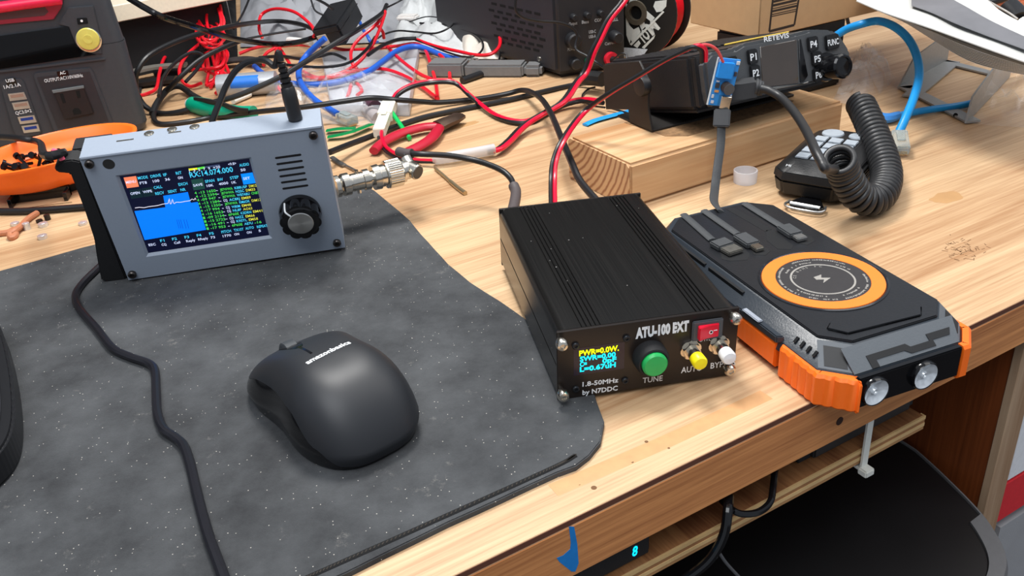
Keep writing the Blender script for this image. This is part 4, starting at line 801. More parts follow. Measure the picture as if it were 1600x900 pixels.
for i in range(5): part('grip_rib', B().box(25.4, 27.4, -30+0*i, 26, 5+i*2.5, 6.4+i*2.5, .4, 1), MB_, hm)
t = B(); text(t, 'MIC', (-17, -37.5, 22.2), 6, Matrix.Rotation(R_(0), 4, 'Z') @ Matrix.Rotation(R_(40), 4, 'X'), ht=1.6); part('mic_lettering', t, WHT, hm)
hk = B().prism([(-6, 0), (7, 0), (12, 12), (9, 17), (-9, 17), (-12, 12)], 2, 4, .5, 1, M=Matrix.Translation((4, -41, 0)) @ Matrix.Rotation(PI, 4, 'Z')); part('hang_clip', hk, BLKG, hm)
hk = B().tube([(x, y, 3.2) for x, y in [(-8, -50), (-9, -57), (-4, -61), (12, -61), (17, -57), (16, -50)]], .9, 8, 5).tube([(-6, -56, 4.6), (14, -56, 4.6)], (1.2, .5), 8, 3); part('clip_wire', hk, STEEL, hm, 'bright metal clip')

# coiled cord with its angled plug
def coil(path, R, r, turns, n=26, m_=8):
    pth = spline(path, 40); L_ = [0]
    for a, b_ in zip(pth, pth[1:]): L_.append(L_[-1]+(b_-a).length)
    tot = L_[-1]; N_ = int(turns*n); out = []; up = None; fr = []
    for i, p in enumerate(pth):
        t = (pth[min(i+1, len(pth)-1)]-pth[max(i-1, 0)]).normalized()
        up = t.orthogonal().normalized() if up is None else (up-t*t.dot(up)).normalized()
        fr.append((p, up.copy(), t.cross(up)))
    j = 0
    for i in range(N_+1):
        s_ = tot*i/N_
        while j < len(L_)-2 and L_[j+1] < s_: j += 1
        f = (s_-L_[j])/max(1e-9, L_[j+1]-L_[j]); f = min(1, max(0, f)); a = 2*PI*i/n
        p = fr[j][0].lerp(fr[j+1][0], f); u = fr[j][1].lerp(fr[j+1][1], f).normalized(); w = fr[j][2].lerp(fr[j+1][2], f).normalized()
        out.append(p+u*math.cos(a)*R+w*math.sin(a)*R)
    return out, tot
cp = P((1311, 246, 47), (1316, 262, 38), (1326, 285, 27), (1341, 306, 17), (1360, 313, 12), (1377, 303, 12))+[uny(1385, 280, 166), uny(1382, 255, 182), uny(1373, 228, 200), uny(1362, 200, 218), uny(1352, 178, 233), uny(1344, 162, 246)]
_, tot = coil(cp, 7, 1.65, 10)
hx, _ = coil(cp, 8.5, 1.9, tot/4.3)
CO = Matrix.Translation(un(1360, 300, 0)); cord = thing('coiled_cord', 'thick black coiled microphone cord curling over the hand microphone', 'cord', CO)
part('coil', B().tube(wrel(hx, CO), 2.15, 8, raw=True), mat('cord_black', (36, 36, 37), .42, var=.05, spec=.6), cord, sharp=80)
h0 = hx[0]; lead = P((1190, 138, 68), (1203, 142, 67), (1222, 154, 64), (1243, 178, 62), (1260, 205, 60), (1274, 235, 58), (1283, 252, 55), (1290, 264, 51.5))+[h0]
part('straight_lead', B().tube(wrel(lead, CO), 2.9, 12, 8), mat('cord_black', (36, 36, 37)), cord)
pl0 = wrel([uny(1150, 140, 236), uny(1180, 136, 232)], CO)
part('plug', B().tube([pl0[0]+Vector((-4, 6, 0)), pl0[0], pl0[1]], lambda t: (8.2, 6.6), 4, 3).tube(wrel([uny(1178, 136, 233), uny(1190, 138, 230)], CO), 5, 12, 3), mat('plug_grey', (52, 53, 55), .5), cord, 'moulded angled plug', 30)
for k, q in enumerate([(1180, 136), (1184, 137), (1188, 138)]):
    a = uny(q[0], q[1], 231); part('strain_ring', B().tube(wrel([a, a+Vector((1.5, -.6, -.2))], CO), 5.9-.5*k, 14, 2), mat('plug_grey', (52, 53, 55)), cord)

# usb converter board dangling from its wires
bP = [uny(*p, 226) for p in [(1095, 93), (1105.5, 164), (1139.5, 167), (1134, 98)]]
bo = bP[1]; ex = (bP[2]-bP[1]).normalized(); ez = (bP[0]-bP[1]); ez = (ez-ex*ez.dot(ex)).normalized(); eyv = ez.cross(ex)
BM = Matrix(((ex.x, eyv.x, ez.x, bo.x), (ex.y, eyv.y, ez.y, bo.y), (ex.z, eyv.z, ez.z, bo.z), (0, 0, 0, 1)))
bw_, bh_ = (bP[2]-bP[1]).length, (bP[0]-bP[1]).length
cv = thing('converter_board', 'small blue circuit board with a screw terminal and capacitor, in front of the mobile radio', 'circuit board', BM)
PCB = mat('pcb_blue', (50, 140, 215), .35, var=.1, scale=400)
part('board', B().box(0, bw_, 0, 1.4, 0, bh_, .2, 1), PCB, cv); part('terminal_block', B().box(.04*bw_, .70*bw_, -3.8, 0, .60*bh_, .93*bh_, .4, 2), mat('terminal_blue', (36, 140, 222), .4), cv, 'bright blue terminal block')
part('board_edge', B().box(-.25, .3, -.2, 1.6, 0, bh_), mat('pcb_edge', (190, 200, 205), .6), cv)
part('capacitor', B().cyl((.60*bw_, 0, .42*bh_), (.64*bw_, -5, .40*bh_), 3.8, n=24), mat('cap_sleeve', (96, 84, 76), .35, .5), cv); part('capacitor_top', B().cyl((.64*bw_, -5, .40*bh_), (.643*bw_, -5.6, .398*bh_), 3.9, n=24), mat('cap_top', (92, 92, 94), .5, .3), cv, 'grey capacitor top')
part('usb_socket', B().box(.42*bw_, .88*bw_, -4.6, 0, -.6, .24*bh_, .3, 1), SIL, cv, 'shiny usb socket')
for x, z, w, h, cc in [(.22, .43, 3, 3, (60, 60, 66)), (.24, .31, 3, 1.6, (214, 150, 90)), (.12, .2, 1.6, 2.4, (200, 205, 210)), (.16, .08, 2, 2, (205, 205, 210)), (.9, .7, 1.8, 3, (70, 60, 60)), (.93, .2, 1.4, 3.5, (205, 210, 220)), (.2, .52, 2, 1.2, (210, 215, 220)), (.12, .93, 2.4, 2.4, (200, 170, 120)), (.9, .93, 2.4, 2.4, (200, 170, 120))]:
    part('chip', B().box(x*bw_-w/2, x*bw_+w/2, -1, 0, z*bh_-h/2, z*bh_+h/2, .15, 1), mat('chip_%d' % cc[0], cc, .4), cv)
# flat usb lead from board down to power bank
u0 = BM @ Vector((.65*bw_, -2.3, -1)); UT = Matrix.Translation(un(1118, 322, 22))
ul = thing('flat_usb_lead', 'flat black usb lead running from the blue board down to the power bank', 'usb cable', UT)
u1 = uny(1127, 199, 218); pth = [u1, uny(1126, 225, 212), uny(1121, 262, 200), uny(1117, 295, 185), un(1116, 316, 26), PM @ Vector((2, 96, 27.6))]
d_ = (u1-u0); 
Mx = Matrix.Translation(u0) @ d_.to_track_quat('-Z', 'Y').to_matrix().to_4x4()
part('usb_plug', B().prism([(-5.6, -3.6), (5.6, -3.6), (5.6, 3.6), (-5.6, 3.6)], -d_.length, -.8, .8, 2, M=UT.inverted() @ Mx), mat('plug_grey', (52, 53, 55)), ul, 'dark grey usb plug')
part('ribbon', B().tube(wrel(pth, UT), (.9, 3.2), 10, 8, flat=(0, -1, .3)), mat('flat_cable', (62, 64, 66)), ul)

# translucent cap
c = un(1165, 290, 0); cpm = Matrix.Translation(un(1164, 284, 0))
cpt = thing('bottle_cap', 'small translucent plastic cap lying near the hand microphone', 'cap', cpm)
part('cap_wall', B().lathe((0, 0, .1), (0, 0, 1), [(0, 8.2), (8.5, 8.6), (9, 8.4), (9, 7.6), (1.2, 7.2), (1.2, 0)], 36), mat('translucent_white', (244, 242, 244), .35, trans=.3, var=.02, alpha=.75), cpt)

# ------------------------------------------------------------------ portable power station
SM = Matrix.Translation((-269, 532, 0)) @ Matrix.Rotation(R_(6), 4, 'Z')
ps = thing('power_station', 'black portable power station with red handle trim, AC outlet and round light', 'power station', SM)
PSB = mat('station_black', (54, 57, 62), .45, bump=.3, bscale=1500); PSD = mat('station_dark', (44, 44, 48), .4)
PW, PH, PD = 260, 160, 190
plan = [(-PW, 0), (-9, 0), (-4, 2), (-1, 6), (0, 12), (-1, 20), (-16, 90), (-46, PD), (-PW, PD)]
def inset(k): return [(x if x <= -PW+1 else x-k*(1 if i < 8 else 1), y+(k*.4 if y < 1 else 0)) for i, (x, y) in enumerate(plan)]
part('lower_body', B().prism(plan, 8, 84, 0).prism(inset(3), 2, 8, 0, top=plan), PSB, ps, sharp=50); part('upper_body', B().prism(inset(.8), 84.6, PH, 0, top=inset(6)), PSB, ps, sharp=50)
def s_(px, py, y=0): return hit(SM, px, py, 1, y)
def sprism(pxs, y0, y1, bev=0, yh=0): b = B(); b.prism([(v.x, v.z) for v in [s_(*p, yh) for p in pxs]], y0, y1, bev, 2, axis='y'); return b
part('feet', B().box(-PW+10, -14, 8, PD-10, 0, 2.4), BLKM, ps)
part('display_window', sprism([(-30, 60), (107, 41), (120, 72), (150, 85), (-30, 112)], -1.2, 1.8, .3), mat('station_glass', (8, 8, 9), .06, var=0, coat=1), ps, 'dark glossy display window')
part('centre_band', sprism([(-30, 113), (163, 90), (165, 93), (-30, 117)], -1.6, .5, .3), PSB, ps)
part('light_panel', sprism([(106, 12), (146, 9), (156, 50), (160, 84), (140, 84), (118, 68), (108, 42), (92, 38)], -1.2, 1.6, .5), PSB, ps)
lrm = part('light_rim', B().lathe(tuple(s_(139, 62)+Vector((0, -1, 0))), (0, -1, 0), [(0, 10.6), (1.2, 10.6), (1.8, 9.6), (1.8, 9.0)], 36), SIL, ps, 'silver light rim'); part('light_lens', B().lathe(tuple(s_(138, 60)+Vector((0, -1, 0))), (0, -1, 0), [(0, 9.6), (1.9, 9.6), (2.6, 9), (3, 4), (3.2, 3.9), (3.2, 3), (3, 0)], 36), mat('yellow_phosphor', (205, 196, 96), .3, var=.1), lrm, 'yellow round light')
part('light_button', sprism([(120, 28), (136, 27), (138, 36), (122, 38)], -2, 0, .4), BLKG, ps); c = s_(128, 32); part('bulb_mark', B().cyl((c.x, -2.1, c.z), (c.x, -1.9, c.z), 1.1), WHT, ps)
part('outlet_panel', sprism([(52, 118), (56, 113), (141, 105), (146, 110), (178, 192), (174, 196), (90, 207), (84, 204)], -1.6, .2, .6), PSB, ps); part('outlet_panel_inset', sprism([(58, 120), (140, 111), (170, 188), (91, 200)], -1.9, -1.5, .1), PSD, ps)
otl = part('outlet', sprism([(83, 141), (131, 133), (148, 176), (102, 186)], -3.6, -1.6, .8), mat('outlet_black', (34, 31, 32), .4), ps, 'three-hole AC outlet')
for q in [[(94, 145), (99, 144), (104, 159), (99, 160)], [(119, 141), (125, 140), (127, 151), (122, 152)], [(114, 171), (117, 167), (123, 167), (128, 172), (128, 176), (116, 178)]]: part('outlet_hole', sprism(q, -3.75, -3.5), mat('void_black', (4, 4, 4), .9), otl)
part('outlet_sill', sprism([(82, 140), (131, 132.5), (132, 136), (84, 144)], -3.9, -1.8, .1), mat('sill_grey', (104, 110, 112), .5), ps)
part('usb_panel', sprism([(0, 129), (6, 124), (32, 122), (38, 127), (66, 205), (62, 210), (28, 216), (20, 200)], -1.6, .2, .5), PSB, ps)
for q, cc in [([(13, 146), (38, 143), (43, 154), (16, 157)], (150, 120, 104)), ([(19, 160), (44, 157), (48, 168), (23, 171)], (150, 132, 110)), ([(28, 182), (54, 179), (58, 190), (32, 193)], (24, 54, 130)), ([(34, 196), (60, 193), (63, 204), (38, 207)], (24, 54, 130))]:
    a = [s_(*p) for p in q]; up_ = part('usb_port', B().prism([(v.x, v.z) for v in a], -2.2, -1.5, axis='y'), mat('port_metal', (196, 196, 190), .3, .8), ps)
    cx0 = sum(v.x for v in a)/4; cz0 = sum(v.z for v in a)/4; part('usb_tongue', B().box(cx0-5.2, cx0+5.2, -2.35, -2.1, cz0-.6, cz0+2), mat('tongue_%d' % cc[0], cc, .4), up_)
part('red_handle', sprism([(-30, 5), (100, -8), (96, 12), (84, 30), (-30, 41)], -.9, 2, .5), mat('handle_red', (150, 36, 56), .45, var=.2, scale=30), ps, 'red handle trim'); hb = B().tube([s_(-30, 16, -6), s_(40, 6, -6), s_(95, -1, -6)], 4.4, 12, 5); part('handle_bar', hb, mat('bar_red', (220, 30, 70), .3), ps, 'bright red handle bar')
part('handle_recess', sprism([(-30, 20), (70, 10), (76, 18), (70, 24), (-30, 34)], -1.3, 1, .2), mat('handle_inner', (84, 60, 64), .6), ps)
part('waist_line', B().prism(inset(.5), 83.9, 84.7), BLKM, ps)
t = B(); tpx(t, SM, 'AC', (94, 117), (103, 115), -2.2, .02, ht=2.6); tpx(t, SM, 'OUTPUT:AC110V/60Hz', (70, 129), (130, 120), -2.2, .01, ht=3.0); tpx(t, SM, 'USB', (10, 129), (23, 127), -2.2, .02, ht=2.8); tpx(t, SM, '1A/2.1A', (7, 139), (33, 134.5), -2.2, .01, ht=3.1); tpx(t, SM, 'QC3.0×2', (25, 179.5), (50, 175), -2.2, .01, ht=3.0)
part('printed_lettering', t, WHT, ps, 'white printed lettering'); part('label_tab', sprism([(89, 111), (106, 109), (109, 119), (91, 121)], -2.1, -1.4, .2), BLKG, ps); part('label_tab', sprism([(9, 123), (24, 121), (27, 131), (12, 133)], -2.1, -1.4, .2), BLKG, ps)

# ------------------------------------------------------------------ orange parts dish
DC = Vector((-318, 414, 0)); DM = Matrix.Translation(DC) @ Matrix.Rotation(R_(33), 4, 'Z')
dish = thing('parts_dish', 'oval orange dish holding black screws in front of the power station', 'dish', DM)
def dsurf(A_, B_, pr, n=64):
    vs = []; fs = []
    for s1, z in pr:
        for i in range(n):
            a = 2*PI*i/n; vs.append((A_*s1*math.cos(a), B_*s1*math.sin(a), z))
    for j in range(len(pr)-1):
        for i in range(n): fs.append([j*n+i, j*n+(i+1) % n, (j+1)*n+(i+1) % n, (j+1)*n+i])
    fs.append(list(range(n))[::-1]); fs.append([(len(pr)-1)*n+i for i in range(n)]); return B().add(vs, fs)
part('bowl', dsurf(66, 42, [(.70, 7.2), (.88, 11), (.97, 19), (1.0, 28), (1.03, 29.5), (1.03, 31), (1.0, 31.6), (.965, 30.5), (.92, 24), (.82, 18), (.7, 16), (.3, 15)]), ORG, dish, sharp=60)
part('base_ring', dsurf(66, 42, [(.6, .1), (.62, 7.3), (.3, 7.3)]), BLKM, dish, 'black base')
rn = random.Random(3)
spots = [(60, 254), (40, 252), (56, 236), (66, 252), (72, 262), (80, 244), (86, 236), (50, 250), (28, 262), (32, 258), (24, 265), (46, 258), (82, 258), (92, 246), (62, 244), (38, 262)]
for i, (px, py) in enumerate(spots):
    p = un(px, py+3, 21); ang = rn.uniform(0, 6.3); tl = rn.uniform(.1, .7); L_ = 11
    d = Vector((math.cos(ang)*math.cos(tl), math.sin(ang)*math.cos(tl), math.sin(tl))); p.z = 20
    b = B().cyl(p, p+d*L_, 1.3, n=8).cyl(p+d*L_, p+d*(L_+2.6), 2.7, n=12); o = solo('machine_screw', b, mat('screw_black', (20, 20, 24), .35, .6), 'small black machine screw heaped with others in the orange dish', 'screw', 'black screws in the orange dish')
# ------------------------------------------------------------------ cables of the two paired red and black leads
def pair(name, label, pts, off=(1.2, 1.6, -2.4), r=1.5, cat='wire pair', reds=REDR, loc=None):
    w = P(*pts) if not isinstance(pts[0], Vector) else pts
    T = Matrix.Translation((sum(v.x for v in w)/len(w), sum(v.y for v in w)/len(w), 0)); t = thing(name, label, cat, T)
    part('red_wire', B().tube(wrel(w, T), r, 10, 8), reds, t, 'red wire'); o = Vector(off)
    part('black_wire', B().tube(wrel([v+o for v in w], T), r, 10, 8), BLKR, t, 'black wire')
    return t, T
t, T = pair('converter_wires', 'red and black twin wire arching from the tuner back up to the blue circuit board',
    [AM @ Vector((38, AL+14, 21))]+P((867, 285, 30), (870, 250, 40), (885, 215, 50))+[uny(915, 175, 262), uny(955, 145, 250), uny(1000, 118, 240), uny(1040, 94, 232), uny(1070, 79, 226), uny(1090, 71, 222), uny(1102, 77, 222), uny(1103, 96, 224)], (-2.8, .3, -.6), 1.45)
part('strain_relief', B().tube(wrel([AM @ Vector((38, AL+.5, 21)), AM @ Vector((38, AL+8, 21)), AM @ Vector((38, AL+15, 22))], T), lambda s: (5.4-2.2*s, 5.4-2.2*s), 14, 5), BLK, t, 'ribbed black power plug')
part('second_red_wire', B().tube(wrel([uny(1088, 72, 223), uny(1105, 70, 221), uny(1120, 78, 221), uny(1130, 97, 223)], T), 1.0, 8, 6), mat('faded_red', (216, 76, 76), .4), t, 'thin faded red wire')
pair('radio_power_pair', 'red and black twin lead curving from the white wire connector to the mobile radio back',
     [(612, 160, 12), (620, 146, 16), (640, 134, 20), (670, 127, 20), (700, 126, 20), (715, 131, 17), (730, 145, 12), (750, 162, 6), (775, 180, 4), (805, 189, 3.5), (830, 187, 3.5), (855, 173, 4), (885, 160, 6), (912, 155, 8), (940, 158, 12)], (.6, -2.6, -1.0), 2.1)
t, T = pair('fused_lead', 'red and black twin lead rising from the milky sleeve past the bench supply',
     [un(770, 236, 6), un(784, 232, 6), un(800, 219, 6), un(816, 202, 7), un(832, 189, 9), un(852, 177, 12), un(884, 158, 18)]+[uny(905, 128, 440), uny(918, 112, 450), uny(930, 80, 452), uny(940, 60, 454), uny(955, 30, 458), uny(975, 5, 462), uny(985, -12, 466)], (-4.0, .2, -.5), 2.1)
part('white_sleeve', B().tube(wrel(P((676, 249, 6), (700, 246, 6.5), (740, 239, 6.5), (772, 233, 6.5)), T), lambda s: (4.2, 5.2) if s > .05 else (3.4, 4.4), 14, 6), MILKY, t, 'milky white inline sleeve')
part('connector_loop', B().tube(wrel(P((597, 202, 12), (596, 212, 10), (602, 228, 7), (620, 241, 6), (645, 249, 5), (680, 251, 5.5)), T), 1.5, 10, 6), REDR, t); part('connector_loop', B().tube(wrel(P((593, 204, 9), (592, 216, 6), (600, 233, 4), (616, 245, 3.4), (640, 252, 3.4), (680, 253, 4.5)), T), 1.5, 10, 6), BLKR, t)
# white wire connector with green stub
c0 = un(592, 208, 10); c1 = un(610, 160, 14); d = c1-c0; CT = Matrix.Translation(c0) @ d.to_track_quat('Y', 'Z').to_matrix().to_4x4()
wc_ = thing('wire_connector', 'ivory plastic two-way wire connector with red leads at both ends', 'connector', CT)
IV = mat('ivory_plastic', (232, 230, 214), .4); L_ = d.length
part('housing', B().box(-5, 5, 0, L_*.55, -4, 4, .6, 2).box(-6.4, 6.4, L_*.5, L_, -4.6, 4.6, .6, 2), IV, wc_); part('latch', B().box(-2.5, 2.5, L_*.42, L_*.8, 4.6, 5.8, .3, 1), IV, wc_)
cable('green_wire_stub', [(605, 165, 16), (614, 178, 12), (625, 194, 7), (640, 216, 3)], 2.0, mat('green_wire', (0, 178, 86), .35), 'short bright green wire stub with a bare end beside the ivory connector', 'wire')

# ------------------------------------------------------------------ black cables across the bench
cable('coax_cable', [(515, 238, 14), (545, 226, 10), (585, 211, 6), (620, 197, 3), (660, 184, 2.6), (700, 175, 2.6), (750, 165, 2.6), (800, 155, 2.6), (850, 143, 2.6), (900, 132, 3), (945, 124, 12)], 2.5, BLKR, 'thick black coax running from behind the grey radio right to the mobile radio', 'coax cable')
t = thing('tuner_output_coax', 'long black coax from the left clutter, over the bench, down to the tuner back right', 'coax cable', Matrix.Translation(un(832, 146, 0))); TT = Matrix.Translation(un(832, 146, 0))
part('lead', B().tube(wrel(P((375, 64, 44), (345, 76, 42), (310, 95, 36), (280, 122, 24), (256, 148, 8), (243, 170, 5), (241, 187, 3), (255, 194, 2.4), (295, 190, 2.4), (335, 183, 2.4), (400, 175, 12), (470, 168, 18), (540, 158, 20), (580, 153, 20), (620, 156, 18), (660, 159, 10), (690, 160, 5), (750, 154, 3), (790, 147, 4), (815, 141, 8), (832, 145, 14), (848, 157, 20), (862, 180, 27), (878, 218, 32), (895, 258, 32), (908, 285, 28))+[AM @ Vector((70, AL+16, 22))], TT), 2.5, 10, 8), BLKR, t)
part('heat_shrink_sleeve', B().tube(wrel([AM @ Vector((70.4, AL+22, 23)), AM @ Vector((70, AL+14, 21)), AM @ Vector((70, AL+5, 20))], TT), 3.4, 12, 5), mat('shrink_grey', (78, 70, 70)), t)
cable('long_loop_cable', [(604, 8, 40), (596, 22, 46), (560, 46, 52), (520, 70, 46), (462, 106, 30), (430, 124, 24), (370, 150, 14), (320, 163, 8), (280, 175, 3), (250, 177, 2.5), (228, 167, 8), (215, 148, 20), (212, 128, 34), (216, 108, 46), (235, 85, 56), (280, 63, 60), (330, 48, 58), (380, 38, 50), (430, 33, 26), (465, 37, 28), (492, 46, 30)], 2.7, BLKR, 'long black cable looping beside the power station and up past the adapter box')
cable('sagging_cable', [(196, -6, 118), (226, 12, 108), (256, 27, 98), (310, 44, 78), (352, 57, 58), (392, 65, 40), (430, 69, 26), (465, 66, 26), (496, 57, 28)], 3.0, BLKG, 'glossy black cable sagging from the top left behind the power station')
cable('radio_dc_lead', [un(-40, 215, 30), un(0, 214, 34), un(35, 217, 37), un(62, 223, 40)]+[ZM @ Vector((ZX0-22, 14, ZZ1-3)), ZM @ Vector((ZX0-10, 12, ZZ1-2))], 2.6, BLKR, 'black cable arching over the orange dish into the grey radio holder', world=True)
cable('pink_wire', [ZM @ Vector((ZX0-15, 9, ZZ1+2)), ZM @ Vector((ZX0-12, 7, ZZ1+1)), ZM @ Vector((ZX0-11, 6, ZZ1-3))], 1.6, mat('pink_wire', (232, 92, 120), .5), 'short pink wire end at the top left corner of the grey radio', 'wire', world=True)
cable('flat_lying_cable', [(-30, 330, 2.8), (30, 330, 2.8), (70, 328, 2.8), (110, 325, 2.8), (150, 322, 2.8)], 2.7, BLKR, 'straight black cable lying below the orange dish at the left')
cable('mat_cable', [(168, 406, 5), (150, 422, 5), (128, 444, 5), (118, 462, 5), (124, 482, 5), (150, 512, 5), (176, 544, 5), (204, 558, 5), (232, 568, 5), (242, 580, 5), (244, 612, 5), (246, 645, 5), (255, 670, 5), (274, 684, 5), (287, 697, 5), (297, 725, 5), (310, 780, 5), (325, 835, 5), (345, 890, 5), (360, 930, 5)], 2.3, mat('cord_navy', (24, 24, 30), .35), 'thin black cable winding over the desk mat left of the mouse')
cable('thin_loop_cable', [(648, 62, 16), (670, 70, 14), (700, 82, 12), (728, 89, 12), (748, 84, 14), (755, 70, 18), (745, 56, 22), (722, 46, 24), (695, 39, 24), (656, 36, 24)], 1.1, BLKR, 'thin black cable loop left of the bench supply')
cable('thin_bent_cable', [(590, 60, 16), (602, 53, 16), (622, 48, 18), (650, 50, 18), (680, 52, 20), (702, 43, 26), (712, 30, 30), (708, 12, 34), (690, -8, 38)], 1.1, BLKR, 'thin black cable bending up past the white wire clump')
cable('vee_cable', [(690, -6, 44), (705, 10, 38), (722, 30, 30), (736, 40, 26), (746, 39, 26), (750, 24, 32), (746, 0, 40)], 1.5, BLKG, 'glossy black cable bent in a sharp V above the red wires')
cable('overhead_lead', [(365, 45, 40), (380, 20, 50), (392, -8, 60)], 1.3, BLKR, 'short black lead rising at the top by the grey cloth'); cable('thin_grey_strand', [(304, -6, 60), (308, 20, 40), (312, 44, 20)], .6, mat('strand_grey', (110, 108, 108), .5), 'thin grey strand hanging left of the red wire bundle'); cable('thin_pale_strand', [(352, -6, 60), (357, 15, 44), (362, 40, 24)], .6, mat('strand_grey', (110, 108, 108)), 'thin grey strand hanging right of the red wire bundle')
cable('adapter_top_lead', [(520, 14, 70), (505, 4, 66), (480, -8, 60)], 1.6, BLKR, 'black lead leaving the adapter box at its top'); cable('grey_sack_lead', [(505, 24, 44), (492, 16, 40), (486, 0, 44)], 1.2, mat('lead_dark', (44, 44, 46), .4), 'dark lead lying on the grey cloth')
t = thing('barrel_plug_lead', 'black lead with a barrel plug lying left of the bench supply', 'cable', Matrix.Translation(un(750, 118, 0))); TT = Matrix.Translation(un(750, 118, 0))
part('lead', B().tube(wrel(P((782, 78, 12), (779, 96, 6), (770, 106, 4), (758, 113, 3.5)), TT), 1.2, 8, 6), BLKR, t); part('plug', B().tube(wrel(P((758, 113, 3.8), (742, 119, 3.8), (722, 126, 3.8)), TT), (3.6, 3.6), 14, 4), BLK, t)
cable('radio_back_loop', [(945, 168, 8), (925, 165, 4), (912, 158, 2), (910, 149, 2), (918, 140, 3), (930, 136, 6)], .9, BLKR, 'thin black loop peeking out behind the mobile radio bracket')
cable('sagging_thin_lead', [(948, 167, 4), (965, 172, 3), (990, 180, 3)], 1.0, BLKR, 'thin black lead lying under the mobile radio bracket')
bs_ = B().tube(P((914, 195, 1.5), (930, 188, 2), (955, 181, 2), (990, 172, 2)), (1.2, 3.4), 8, 5, flat=(0, 0, 1)); solo('blue_strap', bs_, CYANC, 'bright blue flat strap poking out from under the mobile radio', 'strap')

# ------------------------------------------------------------------ red wires
RN = [([(410, 60, 20), (405, 45, 30), (408, 24, 40), (428, 14, 48), (458, 18, 50), (482, 35, 44), (492, 50, 36), (490, 58, 30)], 'red wire arching in a round loop left of the adapter box'),
 ([(284, -8, 70), (292, 14, 56), (303, 34, 44), (310, 52, 34)], 'red wire slanting down from the top edge into the red bundle'),
 ([(270, 76, 16), (256, 92, 14), (249, 115, 10), (244, 138, 5), (228, 147, 2), (212, 150, 2)], 'red wire hanging beside the power station, leftmost of the red wires'),
 ([(312, 68, 26), (292, 86, 20), (281, 106, 14), (283, 124, 7), (297, 135, 3), (315, 130, 6)], 'red wire making an open loop at the left of the red bundle'),
 ([(300, 109, 14), (325, 108, 16), (345, 103, 18), (351, 90, 22), (347, 76, 26)], 'red wire hooking round the front of the red bundle'),
 ([(374, 84, 10), (395, 76, 14), (420, 71, 16), (440, 72, 16), (465, 70, 16), (500, 73, 12)], 'red wire lying across in front of the grey cloth'),
 ([(432, 74, 18), (418, 82, 14), (411, 92, 8), (412, 102, 4)], 'short red wire splaying down left from the fork'), ([(433, 74, 18), (431, 86, 12), (431, 97, 6)], 'short red wire hanging straight down from the fork'), ([(436, 74, 18), (447, 90, 12), (456, 106, 8)], 'short red wire splaying down right from the fork'),
 ([(602, 18, 46), (588, 38, 40), (560, 62, 28), (549, 80, 18), (550, 98, 10), (558, 108, 4)], 'red wire dropping from the black cable end in a narrow loop'),
 ([(602, 20, 45), (594, 44, 36), (582, 70, 26), (566, 92, 14), (546, 108, 8), (520, 118, 5), (495, 121, 4), (474, 112, 4)], 'red wire sweeping from the black cable end down to the blue cable'),
 ([(472, 118, 6), (490, 123, 5), (520, 121, 5), (560, 110, 6), (600, 108, 6), (635, 120, 5), (660, 136, 4), (682, 153, 3)], 'long red wire curving over the clear tray towards the bare wood'),
 ([(602, 68, 14), (612, 80, 12), (630, 97, 10), (655, 115, 8), (675, 124, 6)], 'red wire crossing the clear tray diagonally'),
 ([(590, 40, 34), (598, 50, 26), (600, 60, 18)], 'short red wire end under the black cable end'),
 ([(585, 76, 12), (620, 72, 12), (650, 68, 12), (664, 78, 10), (672, 98, 8), (680, 125, 5), (684, 154, 3)], 'red wire running right then dropping onto the wood'),
 ([(678, 78, 10), (692, 90, 8), (701, 105, 6), (703, 122, 5)], 'short red wire right of the clear tray, ending on the twin lead'),
 ([(652, 62, 16), (680, 72, 14), (715, 80, 14), (745, 86, 14), (768, 84, 16), (781, 70, 22), (778, 50, 30), (762, 32, 36), (740, 18, 42)], 'red wire looping round to the left side of the bench supply'),
 ([(549, 130, 2), (546, 142, 2), (543, 151, 1.5)], 'short red wire end under the blue cable, left of a pair'), ([(556, 129, 2), (563, 136, 2), (565, 143, 2), (558, 149, 2)], 'short red wire end under the blue cable, right of a pair'),
 ([(505, 70, 12), (540, 78, 8), (585, 76, 10)], 'red wire passing beneath the adapter box'), ([(430, 130, 8), (437, 140, 4), (440, 143, 2)], 'tiny red wire end by the ribbed audio plug')]
for pts, lb in RN: cable('red_wire', pts, 1.9, REDW, lb, 'wire', 'loose red wires heaped at the back of the bench', 8)
# the tied hank
hb_ = B()
hr = random.Random(11)
for k in range(11):
    x0 = 322+hr.uniform(-16, 24); x1 = 332+hr.uniform(-18, 22); pts = [(326+hr.uniform(-2, 16), -10, 66+hr.uniform(-6, 6)), (x0, 18, 54), (x0+hr.uniform(-6, 6), 40, 42), (328+hr.uniform(-7, 9), 58, 32), (x1+hr.uniform(-8, 8), 82, 22), (x1+hr.uniform(-10, 10), 108, 14), (x1+hr.uniform(-14, 14), 124+hr.uniform(-8, 4), 7), (x1+hr.uniform(-16, 16), 138+hr.uniform(-10, 10), 3)]
    hb_.tube(P(*pts), 1.7, 8, 6)
for k in range(5):
    cx, cy = 328+hr.uniform(-6, 8), 52+hr.uniform(-14, 14)
    hb_.tube(P(*[(cx+hr.uniform(14, 22)*math.cos(a), cy+14*math.sin(a), 38+hr.uniform(-3, 3)) for a in [0, 1, 2, 3, 4, 5, 6.1]]), 1.4, 8, 6)
o = solo('wire_bundle', hb_, REDW, 'tangled tied bundle of red wires hanging down right of the power station', 'wire bundle')
hb_ = B()
for k in range(5):
    pts = [(318+hr.uniform(-4, 14), 42, 40), (316+hr.uniform(-8, 10), 60, 34), (322+hr.uniform(-10, 12), 80, 26), (330+hr.uniform(-10, 14), 66, 34), (336+hr.uniform(-6, 10), 46, 42)]
    hb_.tube(P(*pts), 1.0, 8, 6)
